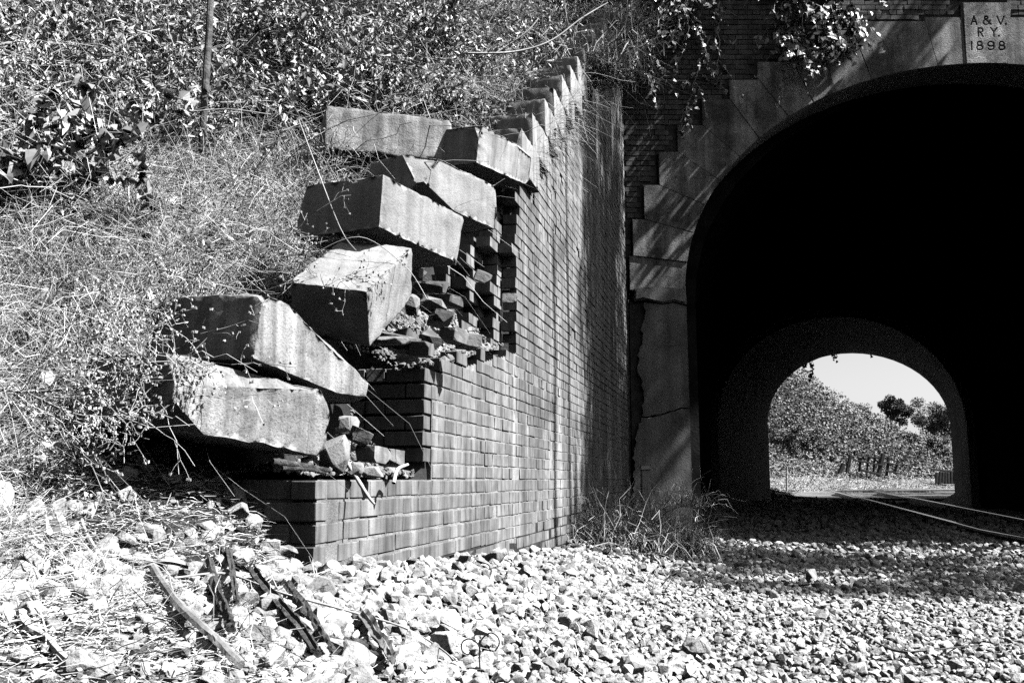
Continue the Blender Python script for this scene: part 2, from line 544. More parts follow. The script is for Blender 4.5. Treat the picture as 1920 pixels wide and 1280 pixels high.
for k in COPE_K:
    s0, zt = cope(k)
    L = COPE_L if s0 + COPE_L < S_END else S_END - s0 - .01
    if L < .15: continue
    bm = rough_block((.34, L - .012, COPE_H - .008), 50 + k, (), .008, .003, .07, 2)
    o = bm_ob('coping_stone', bm, M['coping'], wall, True)
    o.location = (-.17 + .055 + random.uniform(-.012, .012), s0 + L / 2, zt - COPE_H / 2)
    o.rotation_euler = (random.uniform(-.015, .015), random.uniform(-.01, .01), random.uniform(-.02, .02))

# ------------------------------------------------------------------ fallen coping blocks
G_BLK = 'displaced coping blocks'
def fallen(label, c, rot, dims, seed, cuts=(), m='stone', bev=.02, nz=.004, shift=0.0):
    bm = rough_block(dims, seed, cuts, bev * .5, nz * .8, .035, 6)
    o = bm_ob('stone_block', bm, M[m], None, True)
    R_ = Euler([math.radians(a) for a in rot], 'XYZ')
    o.rotation_euler = R_
    o.location = Vector(c) + R_.to_matrix() @ Vector((-shift, 0, 0))
    tag(o, label, 'stone block', G_BLK)
    return o

fallen('topmost fallen block, long streaked grey face turned to the viewer', (-0.891, 6.343, 2.281), (-.5, -.9, -73.4), (.55, .86, .295), 1, (), 'stone_dark', .022)
fallen('stone block with a broken upper corner, just below the topmost block', (-0.489, 5.601, 1.704), (-4.7, 2.5, -38.6), (.47, .684, .267), 2, [((.5, -.30, .5), (.62, -.75, .45))], 'stone', .016)
fallen('smooth pale block jutting out over the dark hollow in the middle of the slide', (-0.637, 4.56, 1.233), (-1.9, 2.0, -28.3), (.495, .712, .25), 3, (), 'stone', .018)
fallen('stone block tipped steeply nose down with its sunlit top bare', (-0.699*.93, 4.391*.93, 0.877*.93), (32.3, 8.9, -10.4), (.34, .55, .246), 4, [], 'stone', .022, .006, .04)
fallen('weathered block with a wide chipped upper edge, second from the bottom', (-0.954, 3.663, 0.482), (-8.6, 1.2, -23.8), (.478, .714, .24), 5, [((.5, .05, .22), (.62, .22, .8))], 'stone_dark', .014, .006)
fallen('lowest fallen block, stained and cracked, overhanging the broken brick ledge', (-1.091, 3.433, 0.261), (-6.5, 3.8, -34.7), (.517, .689, .241), 6, [((.5, 0, .30), (.75, -.1, .6)), ((.5, -.3, -.5), (.55, -.5, -.75))], 'stone_dark', .018, .007)
fallen('small shifted block wedged against the first standing coping stone', (-0.15, 6.34, 2.207), (-.9, 6, -36.4), (.46, .60, .26), 7, (), 'coping', .02, .004, .10)

# ------------------------------------------------------------------ tunnel portal
CX, ZS, AX, BZ = 7.05, 2.69, 4.56, 3.42
portal = empty('tunnel_portal', (CX, YP, 0), 0, 'dark brick tunnel mouth framed by an arch of pale dressed stones', 'tunnel portal')
def P2(px, py):
    q = at(px, py, YP); return q[0] - CX, q[2]
EXT = [(1802, 35), (1732, 43), (1601, 71), (1539, 91), (1484, 119), (1421, 152), (1367, 188), (1316, 237), (1270, 287), (1235, 349), (1207, 413), (1186, 481), (1180, 545)]
INT = [(1809, 122), (1757, 128), (1633, 153), (1567, 178), (1526, 197), (1478, 222), (1423, 262), (1388, 297), (1346, 340), (1319, 386), (1298, 438), (1287, 493), (1285, 545)]
EXTW = [P2(*p) for p in EXT]
def int_pt(px, py):
    x, z = P2(px, py)
    a = math.atan2((z - ZS) / BZ, x / AX)
    return a
IA = [int_pt(*p) for p in INT]; IA[-1] = math.pi

def prism(poly, y0, y1, bev=.006):
    bm = bmesh.new()
    f = [bm.verts.new((x, y0, z)) for x, z in poly]
    b = [bm.verts.new((x, y1, z)) for x, z in poly]
    n = len(poly)
    bm.faces.new(f); bm.faces.new(list(reversed(b)))
    for i in range(n):
        bm.faces.new((f[i], b[i], b[(i + 1) % n], f[(i + 1) % n]))
    bmesh.ops.recalc_face_normals(bm, faces=bm.faces[:])
    if bev:
        es = [e for e in bm.edges if all(abs(v.co.y - y0) < 1e-6 for v in e.verts)]
        bmesh.ops.bevel(bm, geom=es, offset=bev, segments=2, affect='EDGES', clamp_overlap=True)
    return bm

def arc(a0, a1, n=7):
    return [(AX * math.cos(a0 + (a1 - a0) * i / n), ZS + BZ * math.sin(a0 + (a1 - a0) * i / n)) for i in range(n + 1)]

def inset(poly, e=.0025):
    cx = sum(p[0] for p in poly) / len(poly); cz = sum(p[1] for p in poly) / len(poly)
    return [(x + (cx - x) * e / max(.05, math.hypot(cx - x, cz - z)), z + (cz - z) * e / max(.05, math.hypot(cx - x, cz - z))) for x, z in poly]

for i in range(len(EXT) - 1):
    x0, zt = EXTW[i]; x1, z1 = EXTW[i + 1]
    poly = [(x0, zt), (x1, zt), (x1, z1)] + list(reversed(arc(IA[i], IA[i + 1])))
    for side in (1, -1):
        pl = inset([(x * side, z) for x, z in poly])
        bm = prism(pl, -.05 + random.uniform(-.008, .008), .7)
        bm_ob('voussoir', bm, M['voussoir'], portal)
# key stone with the cut inscription
kx0, kx1 = P2(1802, 8)[0], P2(1894, 8)[0]
kz0, kz1 = P2(1848, 122)[1] + .0, P2(1848, 8)[1]
kb = AX * math.cos(IA[0])
kb2 = -kb
kpoly = [(kx0 + .004, kz1), (kx1 - .004, kz1), (kb2 - .004, ZS + BZ * math.sin(IA[0]))] + [(kb2 * (1 - t) + kb * t, ZS + BZ * math.sqrt(max(0, 1 - ((kb2 * (1 - t) + kb * t) / AX) ** 2))) for t in (.25, .5, .75)] + [(kb + .004, ZS + BZ * math.sin(IA[0]))]
key = bm_ob('keystone', prism(kpoly, -.03, .7, 0), M['voussoir'], portal)
key['label'] = 'keystone cut with letters and the year 1898'
def ell(cx, cy, rx, ry, a0=0, a1=360, n=18):
    return [(cx + rx * math.cos(math.radians(a0 + (a1 - a0) * k / n)), cy + ry * math.sin(math.radians(a0 + (a1 - a0) * k / n))) for k in range(n + 1)]
GLYPHS = [[(1427, 238), (1452, 166), (1478, 238)], [(1437, 214), (1468, 214)],                                            # A
          [(1606, 238), (1548, 184)] + ell(1562, 178, 15, 12, 160, 400, 12) + [(1540, 206)] + ell(1562, 220, 24, 19, 200, 30, 12) + [(1600, 198)],   # &
          [(1660, 166), (1692, 238), (1722, 166)], ell(1738, 235, 3, 3),                                                   # V.
          [(1492, 344), (1492, 272), (1515, 272)] + ell(1515, 290, 17, 18, -90, 90, 8) + [(1492, 308)], [(1512, 308), (1532, 344)],  # R
          [(1604, 268), (1632, 304), (1660, 268)], [(1632, 304), (1632, 344)], ell(1676, 341, 3, 3),                       # Y.
          [(1432, 392), (1432, 466)], ell(1505, 410, 21, 18), ell(1505, 446, 26, 20), ell(1605, 413, 27, 21), [(1632, 413), (1632, 440)] + ell(1605, 440, 27, 25, 0, 150, 8), ell(1703, 410, 21, 18), ell(1703, 446, 26, 20)]
SEG = []
for g in GLYPHS:
    q_ = [P2(1520 + x / 4.8, y / 4.8) for x, y in g]
    SEG += [(q_[k], q_[k + 1]) for k in range(len(q_) - 1)]
nu, nv = 130, 165
UU, VV = np.meshgrid(np.linspace(0, 1, nu), np.linspace(0, 1, nv))
zb0 = ZS + BZ * math.sin(IA[0])
zl = zb0 + (kz1 - zb0) * VV
xl = kb + .004 + (kx0 + .004 - kb - .004) * VV; xr = kb2 - .004 + (kx1 - .004 - kb2 + .004) * VV
XX = xl + (xr - xl) * UU
zbot = ZS + BZ * np.sqrt(1 - (XX / AX) ** 2)
ZZ = zbot + (kz1 - zbot) * VV
dist = np.full(XX.shape, 9.0)
for (ax_, az_), (bx_, bz_) in SEG:
    vx, vz = bx_ - ax_, bz_ - az_; l2 = vx * vx + vz * vz + 1e-12
    t_ = np.clip(((XX - ax_) * vx + (ZZ - az_) * vz) / l2, 0, 1)
    dist = np.minimum(dist, np.hypot(XX - ax_ - t_ * vx, ZZ - az_ - t_ * vz))
YY = -.056 + .022 * np.clip(1.2 - dist / .0105, 0, 1) + .0016 * vnoise(XX * 30, ZZ * 30, 91) + rng.normal(0, .0005, XX.shape)
edge = (UU < .001) | (UU > .999) | (VV < .001) | (VV > .999)
YY = np.where(edge, -.025, YY)
i_ = (np.arange(nv - 1) * nu)[:, None] + np.arange(nu - 1)[None]
ob('cut_face', mesh_np('cut_face', np.stack([XX, YY, ZZ], -1).reshape(-1, 3), np.stack([i_, i_ + 1, i_ + nu + 1, i_ + nu], -1).reshape(-1, 4), M['voussoir'], False), key)

# stone and rendered pier under the arch
def pier(side):
    def pp(pts): return [(P2(*p)[0] * side, P2(*p)[1]) for p in pts]
    a = pp([(1190, 541), (1284, 541), (1286, 572), (1262, 566), (1240, 570), (1205, 562), (1188, 566)])
    def ragged(pts, i0):
        out = []
        r = random.Random(5 + side)
        for i in range(len(pts)):
            a_, b_ = pts[i], pts[(i + 1) % len(pts)]
            out.append(a_)
            if i >= i0:
                n_ = max(1, int(math.hypot(a_[0] - b_[0], a_[1] - b_[1]) / .05))
                for k in range(1, n_):
                    t_ = k / n_
                    out.append((a_[0] + (b_[0] - a_[0]) * t_ + r.uniform(-.022, .022), a_[1] + (b_[1] - a_[1]) * t_ + r.uniform(-.01, .01)))
        return out
    bm_ob('impost', prism(a, -.09, .7, .02), M['render'], portal)
    u = pp([(1207, 568), (1240, 572), (1262, 569), (1286, 575), (1292, 764), (1276, 764), (1240, 776), (1215, 781), (1203, 780), (1206, 740), (1201, 708), (1194, 690), (1198, 660), (1204, 640), (1203, 612), (1209, 590)])
    bm_ob('pier_render', prism(ragged(u, 5), -.045, .7, 0), M['render'], portal)
    l = pp([(1202, 783), (1216, 784), (1240, 779), (1276, 767), (1292, 767), (1299, 1020), (1187, 1020), (1188, 845), (1193, 815)])
    bm_ob('pier_base', prism(ragged(l, 6), -.055, .7, 0), M['render'], portal)
pier(1); pier(-1)

# brick head wall
def ext_top(x):
    """upper edge of the stone ring at local |x|"""
    x = -abs(x)
    if x > EXTW[0][0]: return kz1
    for i in range(len(EXTW) - 1):
        if EXTW[i + 1][0] <= x <= EXTW[i][0]: return EXTW[i][1]
    return None
HW_L, HW_R, HW_T = 1.62 - CX, 12.5 - CX, 8.6
pb = []
for c in range(0, 122):
    z0 = -.95 + c * .0785
    s = HW_L + (0 if c % 2 else .055)
    rr = random.Random(c)
    while s < HW_R - .1:
        L = .203 if (c % 5) else .097
        xa, xb = s, s + L
        ok = True
        for xe in (xa, xb):
            t = ext_top(xe)
            if t is not None and z0 < t + .002: ok = False
            if z0 < P2(1200, 560)[1] and xe > P2(1207, 700)[0] and xe < -P2(1207, 700)[0]: ok = False
        if ok: pb.append(((xa + xb) / 2, z0 + .039, L))
        s += L + .011
def pb_score(b):
    X, Z = b[0] + CX, b[1]
    return (0 if (X < 7.6 and Z < 7.1) else 100) + math.sqrt(X * X + YP ** 2 + Z * Z) + (0 if b[2] > .15 else 5) - .3 * Z + abs(Z - 4.5) * .3
pb.sort(key=pb_score)
PB_M = []
for L in (.203, .097):
    for sd_ in range(3):
        V, F = boxes([[0, 0, 0]], [[L, .1, .0665]], .002); PB_M.append(mesh_np('brick', V, F, M['portal_brick_ob']))
for X, Z, L in pb[:300]:
    ob('brick', PB_M[(0 if L > .15 else 3) + random.randrange(3)], portal, (X, .05 + random.gauss(0, .003), Z))
pc = np.array([[X, .05, Z] for X, Z, L in pb[300:]]); pc[:, 1] += rng.normal(0, .003, len(pc))
o = ob('brickwork', mesh_np('brickwork', *boxes(pc, np.array([[L, .1, .0665] for X, Z, L in pb[300:]]), .0015), M['portal_brick']), portal); tag(o, kind='stuff')
cc, cs = [], []
for x in np.arange(HW_L, HW_R, .05):
    t = ext_top(x + .025)
    lo = -1.0 if t is None else t - .02
    cc.append([x + .025, .012 + .4, (lo + HW_T) / 2]); cs.append([.0502, .8, HW_T - lo])
for x in np.arange(P2(1180, 545)[0], P2(1207, 600)[0], .05):
    for m_ in (x + .025, -x - .025):
        cc.append([m_, .012 + .38, .78]); cs.append([.0503, .76, 3.5])
ob('mortar_core', mesh_np('mortar_core', *boxes(cc, cs), M['portal_mortar']), portal)

# ------------------------------------------------------------------ tunnel bore
tunnel = empty('tunnel_bore', (9.0, 20, -.8), 0, 'unlit brick lined railway tunnel with a narrower far arch opening to daylight', 'tunnel')
def profile(cx, y, a, zs, b, base=-1.5, n=28):
    pts = [(cx - a, y, base), (cx - a, y, (base + zs) / 2), (cx - a, y, zs)]
    for i in range(1, n):
        t = math.pi - math.pi * i / n
        pts.append((cx + a * math.cos(t), y, zs + b * math.sin(t)))
    pts += [(cx + a, y, zs), (cx + a, y, (base + zs) / 2), (cx + a, y, base)]
    return np.array(pts)
def loft(name, profs, m):
    V = np.concatenate(profs) - np.array([9.0, 20, -.8]); n = len(profs[0])
    F = []
    for k in range(len(profs) - 1):
        for i in range(n - 1):
            F.append([k * n + i, k * n + i + 1, (k + 1) * n + i + 1, (k + 1) * n + i])
    return ob(name, mesh_np(name, V, F, m, False), tunnel)
pf = profile(7.35, YP + .69, 4.58, 2.7, 3.42)
pg = profile(7.35, YP + .70, 4.9, 2.7, 3.7)
lx, rx = at(1347, 830, 26)[0], at(1815, 830, 26)[0]
zc = at(1580, 592, 26)[2]
ph = profile((lx + rx) / 2, 26, (rx - lx) / 2 + .22, 1.55, zc - 1.55 + .22)
pi_ = profile((lx + rx) / 2, 26.001, (rx - lx) / 2, 1.55, zc - 1.55)
ex0, ex1, ezc = at(1440, 800, 30)[0], at(1800, 800, 30)[0], at(1620, 658, 30)[2]
pe = profile((ex0 + ex1) / 2, 30, (ex1 - ex0) / 2, 1.75, ezc - 1.75)
pe2 = profile((ex0 + ex1) / 2, 30.7, (ex1 - ex0) / 2 + .02, 1.75, ezc - 1.75 + .02)
po = profile((ex0 + ex1) / 2, 30.71, 6.5, 3.2, 4.2)
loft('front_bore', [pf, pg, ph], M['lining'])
loft('ring_step', [ph, pi_], M['render'])
M['inner_lining'] = mat('inner_lining', .04, .13, 3, .9, .8, 14, streak=(3, .4), spec=.2, bdist=.03)  # paler than the front lining, to stand for daylight from the far arch
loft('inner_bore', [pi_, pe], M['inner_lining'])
loft('far_arch', [pe, pe2, po], M['render'])
# pale bead whose colour stands in for light along the inner ring's edge
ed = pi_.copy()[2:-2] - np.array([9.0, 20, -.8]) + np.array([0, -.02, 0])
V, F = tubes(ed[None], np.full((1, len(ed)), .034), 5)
M['painted_lit_edge'] = mat('painted_lit_edge', 1.2, 1.6, 3, .8, .3, 30)
ob('lit_ring_edge', mesh_np('lit_ring_edge', V, F, M['painted_lit_edge'], True), tunnel)

# hill over the tunnel
def hill_z(x, y):
    f = smooth(13.9, 15.5, y)
    base = 8.3 + .25 * np.clip(y - 14, 0, 9) - .3 * np.clip(y - 25, 0, 6) + .4 * vnoise(x * .4, y * .4, 5)
    return base + np.clip(-x - 1, 0, 20) * .25 + np.clip(x - 12, 0, 20) * .3
sheet('hill', np.linspace(-14, 32, 60), np.linspace(14.0, 31.0, 26), hill_z, M['bank_soil'])

# ------------------------------------------------------------------ track
R_T = 20.0
def track_line():
    pts = []
    h0 = math.atan(.2087)
    for Y in np.arange(-2, 34.01, 1.0):
        pts.append((7.46 + .2087 * (Y - 14) + .73, Y, h0))
    x0, y0, _ = pts[-1]
    for k in range(1, 40):
        h = h0 + k * 2.6 * math.pi / 180
        if h > math.radians(112): break
        pts.append((x0 + R_T * (math.cos(h0) - math.cos(h)), y0 + R_T * (math.sin(h) - math.sin(h0)), h))
    return np.array(pts)
TL = track_line()
def offset_line(o_):
    return np.stack([TL[:, 0] + o_ * np.cos(TL[:, 2]), TL[:, 1] - o_ * np.sin(TL[:, 2])], 1)
def rail(off, label):
    pl = offset_line(off); z = z_track(TL[:, 1])
    e = empty('rail', (pl[0][0], pl[0][1], z[0] - .17), 0, label, 'rail', 'running rails')
    org = np.array([pl[0][0], pl[0][1], z[0] - .17])
    lat = np.stack([np.cos(TL[:, 2]), -np.sin(TL[:, 2])], 1)
    def sweep(name, prof, m):
        n = len(prof); V = []
        for i in range(len(pl)):
            for a, h in prof:
                V.append([pl[i][0] + lat[i][0] * a - org[0], pl[i][1] + lat[i][1] * a - org[1], z[i] + h - org[2]])
        F = [[i * n + j, i * n + (j + 1) % n, (i + 1) * n + (j + 1) % n, (i + 1) * n + j] for i in range(len(pl) - 1) for j in range(n)]
        ob(name, mesh_np(name, V, F, m), e)
    sweep('rail_web', [(-.07, -.17), (.07, -.17), (.07, -.155), (.012, -.135), (.012, -.045), (-.012, -.045), (-.012, -.135), (-.07, -.155)], M['rail'])
    sweep('rail_head', [(-.036, -.044), (.036, -.044), (.036, -.006), (.028, 0), (-.028, 0), (-.036, -.006)], M['rail_head'])
rail(-.7525, 'left steel rail curving away through the tunnel')
rail(.7525, 'right steel rail curving away through the tunnel')
V, F = boxes([[0, 0, 0]], [[2.55, .23, .17]], .004)
tie_me = mesh_np('railway_tie', V, F, M['tie'])
acc = np.concatenate([[0], np.cumsum(np.hypot(np.diff(TL[:, 0]), np.diff(TL[:, 1])))])
for k, a in enumerate(np.arange(9.0, acc[-1] - .5, .62)):
    x, y, h = [float(np.interp(a, acc, TL[:, i])) for i in range(3)]
    if y < 8 and x > 8: continue
    o = ob('railway_tie', tie_me, None, (x, y, float(z_track(y)) - .17 - .087), (0, 0, -h))
    tag(o, 'dark timber sleeper bedded in the ballast under the rails', 'railway tie', 'sleepers under the track')

# ------------------------------------------------------------------ ballast
def stone_variants(n):
    out = []
    for i in range(n):
        r = np.random.default_rng(100 + i)
        p = nrm(r.normal(size=(22, 3))); p = np.sign(p) * np.abs(p) ** .72; p *= r.uniform(.8, 1.0, (22, 1)) * np.array([.95, r.uniform(.65, .9), r.uniform(.5, .72)])
        bm = bmesh.new()
        for q in p: bm.verts.new(q)
        res = bmesh.ops.convex_hull(bm, input=bm.verts[:])
        bmesh.ops.delete(bm, geom=[g for g in res['geom_interior'] if isinstance(g, bmesh.types.BMVert)], context='VERTS')
        bmesh.ops.triangulate(bm, faces=bm.faces[:])
        bm.verts.ensure_lookup_table(); bm.verts.index_update()
        V = np.array([v.co[:] for v in bm.verts]); F = np.array([[v.index for v in f.verts] for f in bm.faces])
        out.append((V, F)); bm.free()
    return out
SV = stone_variants(14)

def rot_mats(n, tilt=.9):
    q = rng.normal(size=(n, 4)); q[:, 0] += .0
    q /= np.linalg.norm(q, axis=1, keepdims=True)
    w, x, y, z = q.T
    return np.stack([np.stack([1 - 2 * (y * y + z * z), 2 * (x * y - z * w), 2 * (x * z + y * w)], -1),
                     np.stack([2 * (x * y + z * w), 1 - 2 * (x * x + z * z), 2 * (y * z - x * w)], -1),
                     np.stack([2 * (x * z - y * w), 2 * (y * z + x * w), 1 - 2 * (x * x + y * y)], -1)], 1)

def jitter_grid(x0, x1, y0, y1, step):
    gx, gy = np.meshgrid(np.arange(x0, x1, step), np.arange(y0, y1, step))
    x = gx.ravel() + rng.uniform(-.5, .5, gx.size) * step * 1.2
    y = gy.ravel() + rng.uniform(-.5, .5, gx.size) * step * 1.2
    return x, y

def px_of(x, y, z):
    c, s = math.cos(PITCH), math.sin(PITCH)
    dd = y * c + z * s; v = -y * s + z * c
    return 960 + 1780 * x / dd, 640 - 1780 * v / dd

stones = []          # x, y, size
for (y0, y1, step, size, thin) in ((.9, 3.2, .027, .025, 1), (3.2, 6.0, .032, .026, 1), (6.0, 9.5, .045, .03, 1), (9.5, 17, .075, .04, 1), (17, 30, .16, .06, 1)):
    x, y = jitter_grid(-6 if y1 < 9 else -2, .62 * y1 + 1.2, y0, y1, step)
    s, d = sd(x, y)
    z = ground_z(x, y)
    px, py = px_of(x, y, z)
    # edge of the ballast heap: gravel on the track side and a ragged fringe up the bank
    fringe = .02 + .10 * vnoise(x * 3, y * 3, 21) + .40 * np.clip(-s - .10, 0, 2)
    keep = (d > np.where(s > 0, .02, fringe - .22 * rng.exponential(1, len(x)))) & (px > -150) & (px < 2080) & (py < 1420)
    keep &= (y < YP) | ((x > 2.8 + .22 * (y - YP)) & (x < 11.2))
    x, y, z = x[keep], y[keep], z[keep]
    sz = size * np.exp(rng.normal(0, .28, len(x)))
    big = rng.random(len(x)) < .05
    sz[big] *= rng.uniform(1.2, 1.55, big.sum())
    ss_, dd_ = sd(x, y)
    sz *= .98 - .30 * smooth(.3, 1.6, dd_) * smooth(12, 4, y) - .18 * smooth(2.6, 1.4, y)
    stones.append(np.stack([x, y, z + sz * rng.uniform(-.3, .8, len(x)), sz], 1))
# scattered stones further up the dirt slope at the left
x = rng.uniform(-2.2, -.5, 700); y = rng.uniform(1.3, 3.6, 700); s, d = sd(x, y); z = ground_z(x, y)
keep = (d < 0) & (s < -.05) & (rng.random(700) < np.exp(d * 2.2))
sz = rng.uniform(.02, .06, 700)
stones.append(np.stack([x, y, z + sz * .2, sz], 1)[keep])
ST = np.concatenate(stones)
# the 300 that show largest are single stones
px, py = px_of(ST[:, 0], ST[:, 1], ST[:, 2])
show = np.where((px > 10) & (px < 1910) & (py < 1275) & (py > 0), ST[:, 3] / ST[:, 1], 0)
order = np.argsort(-show)
ind, mass = order[:300], order[300:]
SM = []
from mathutils import noise as nz_
for i, (V, F) in enumerate(SV):
    bm = bmesh.new()
    vs = [bm.verts.new(v) for v in V]
    for f in F: bm.faces.new([vs[a] for a in f])
    bmesh.ops.bevel(bm, geom=bm.edges[:], offset=.09, segments=1, affect='EDGES', clamp_overlap=True)
    bmesh.ops.triangulate(bm, faces=bm.faces[:])
    es = [e for e in bm.edges if e.calc_length() > .45]
    bmesh.ops.subdivide_edges(bm, edges=es, cuts=1)
    bmesh.ops.triangulate(bm, faces=bm.faces[:])
    bm.normal_update()
    for v in bm.verts: v.co += v.normal * (nz_.noise(v.co * 2.2 + Vector((i * 5.0, 0, 0))) * .12 + nz_.noise(v.co * 6) * .04)
    me = bpy.data.meshes.new('ballast_stone'); bm.to_mesh(me); bm.free()
    SM.append(me)
M['ballast_ob'] = mat('ballast_ob', .42, .68, 22, .9, .8, 70, obrand=.35, stain=[(9, .56, .6), (34, .58, .62)], spots=(90, .6, .5), bdist=.008)
for me in SM: me.materials.append(M['ballast_ob'])
for k in ind:
    x, y, z, sz = ST[k]
    o = ob('ballast_stone', SM[random.randrange(len(SM))], None, (x, y, z), (random.uniform(-.6, .6), random.uniform(-.6, .6), random.uniform(0, 6.3)))
    o.scale = (sz * 1.05, sz * 1.05, sz * 1.15)
    tag(o, 'pale angular stone lying loose at the front of the gravel heap', 'stone', 'large loose stones in the foreground gravel')
parts = []
var = rng.integers(0, len(SV), len(mass))
for v in range(len(SV)):
    k = mass[var == v]
    Vb, Fb = SV[v]; n = len(k)
    R_ = rot_mats(n)
    A = np.einsum('nij,vj->nvi', R_, Vb) * ST[k, 3][:, None, None]
    A[..., 2] *= .9
    A += ST[k, :3][:, None]
    parts.append((A.reshape(-1, 3), (Fb[None] + (np.arange(n) * len(Vb))[:, None, None]).reshape(-1, 3)))
V, F = cat_mesh(parts)
o = ob('ballast', mesh_np('ballast', V, F, M['ballast']))
tag(o, 'pale crushed stone ballast spread beside the wall and along the track', 'gravel', kind='stuff')
print('ballast stones', len(ST), 'tris', len(F))

# ===== PART 2
def hit(px, py, y0=.8, y1=60):
    """where the ray through a point of the view meets the ground"""
    r = ray(px, py); r = r / r[1]
    ys = np.concatenate([np.arange(y0, 12, .02), np.arange(12, y1, .1)])
    z = ground_z(r[0] * ys, ys)
    k = np.nonzero(r[2] * ys <= z)[0]
    y = ys[k[0]] if len(k) else y1
    return np.array([r[0] * y, y, float(ground_z(r[0] * y, y))])

def in_blocks(s, d):
    return (s > -.35) & (s < 3.4) & (d > -.75)

# ------------------------------------------------------------------ trees
def limb_paths(base, top, n, spread, r):
    K = []
    for i in range(n):
        t = r.uniform(.45, .95)
        p0 = base + (top - base) * t
        a = r.uniform(0, 2 * math.pi)
        e = p0 + np.array([math.cos(a) * spread * r.uniform(.4, 1), math.sin(a) * spread * r.uniform(.4, 1), spread * r.uniform(.1, .8)])
        m = (p0 + e) / 2 + np.array([0, 0, spread * .12])
        K.append([p0, (p0 + m) / 2, m, (m + e) / 2, e])
    return np.array(K)

def tree(name, label, base, height, spread, nleaf, lsize, seed, m_leaf='leaf', crown_from=.4, trunk_r=.12, group=None, lean=(0, 0), clumps=26, flat=.75):
    r = np.random.default_rng(seed)
    base = np.array(base, float)
    e = empty(name, base, 0, label, 'tree', group)
    top = np.array([lean[0], lean[1], height])
    zero = np.zeros(3)
    tpts = np.array([zero + top * t + np.array([.06 * math.sin(t * 5 + seed), .06 * math.cos(t * 4 + seed), 0]) * height * .12 for t in np.linspace(0, 1, 9)])
    V1, F1 = tubes(tpts[None], (trunk_r * np.linspace(1, .25, 9))[None], 8)
    lp = limb_paths(zero, top, 14, spread, r)
    V2, F2 = tubes(lp, np.linspace(trunk_r * .38, trunk_r * .08, 5)[None].repeat(len(lp), 0), 5)
    ob('trunk', mesh_np('trunk', *cat_mesh([(V1, F1), (V2, F2)]), M['bark'], True), e)
    cz0 = height * crown_from
    cc_ = []
    for k in range(clumps):
        if k < len(lp): c = lp[k][-1]
        else:
            v = nrm(r.normal(size=3)); c = np.array([lean[0] * .7, lean[1] * .7, (cz0 + height) / 2]) + v * np.array([spread, spread, (height - cz0) * .5]) * r.uniform(.3, 1)
        cc_.append((c, spread * r.uniform(.22, .45)))
    per = nleaf // clumps
    P, A = [], []
    for c, rad in cc_:
        v = nrm(r.normal(size=(per, 3))) * (r.random((per, 1)) ** .45) * rad * np.array([1, 1, flat])
        P.append(c + v); A.append(v / rad + r.normal(0, .5, (per, 3)) + np.array([0, 0, -.35]))
    P, A = np.concatenate(P), np.concatenate(A)
    n = len(P)
    V, F = leaf_mesh(P, A, lsize * r.uniform(.7, 1.4, n), lsize * .34 * r.uniform(.7, 1.3, n))
    ob('crown', mesh_np('crown', V, F, M[m_leaf]), e)
    return e

# wooded slope to the right of the line: it throws the shade on the portal, wall and gravel
RT = [(10.6, 12.0, 9.0, 1.3, 3200, .15, 'lowest and closest to the portal'), (11.1, 10.4, 20.0, 1.9, 9500, .17, 'next to the low one by the portal'), (12.2, 9.5, 20.5, 1.8, 6500, .17, 'third from the portal'), (10.9, 8.7, 17.5, 1.4, 4600, .16, 'fourth from the portal'), (11.7, 7.9, 15.0, 1.3, 3000, .16, 'fifth from the portal'),
      (11.9, 7.0, 13.5, .9, 900, .15, 'sixth from the portal'), (10.8, 5.0, 12.2, .95, 1500, .15, 'nearest the viewer, slender'), (9.9, 6.2, 10.2, 1.0, 1500, .15, 'closest to the rails')]
for i, (x, y, h, sp, nl, ls, w_) in enumerate(RT):
    tree('slope_tree', 'tall slender tree on the right hand slope, ' + w_, (x, y, float(ground_z(x, y)) - .1), h, sp, nl, ls, 300 + i, 'tree_leaf', .45, .13, 'trees on the right hand slope', clumps=44)

for i, (x, y, h_, w_) in enumerate([(11.0, 5.8, 15.6, 'nearer the viewer'), (11.5, 6.7, 17.0, 'nearer the portal')]):
    z0 = float(ground_z(x, y)) - .2
    r_ = np.random.default_rng(70 + i)
    P = np.stack([np.cumsum(r_.normal(0, .05, 16)), np.cumsum(r_.normal(0, .07, 16)), np.linspace(0, h_, 16)], 1)
    lp = limb_paths(np.zeros(3), P[-1], 9, 1.2, r_)
    o = ob('bare_snag', mesh_np('bare_snag', *cat_mesh([tubes(P[None], (np.linspace(.15, .05, 16) * r_.uniform(.8, 1.2, 16))[None], 9), tubes(lp, np.linspace(.04, .01, 5)[None].repeat(9, 0), 5)]), M['bark'], True), None, (x, y, z0))
    tag(o, 'tall bare dead trunk on the right hand slope, ' + w_, 'tree trunk', 'bare trunks on the right hand slope')

# unseen hill added behind the viewer to cut low sky light on front faces
sheet('added_rear_hill', np.linspace(-40, 45, 40), np.linspace(-45, -7, 20), lambda x, y: -1.0 + np.clip(-y - 8, 0, 60) * .62 + .5 * vnoise(x * .3, y * .3, 9), M['bank_soil'])

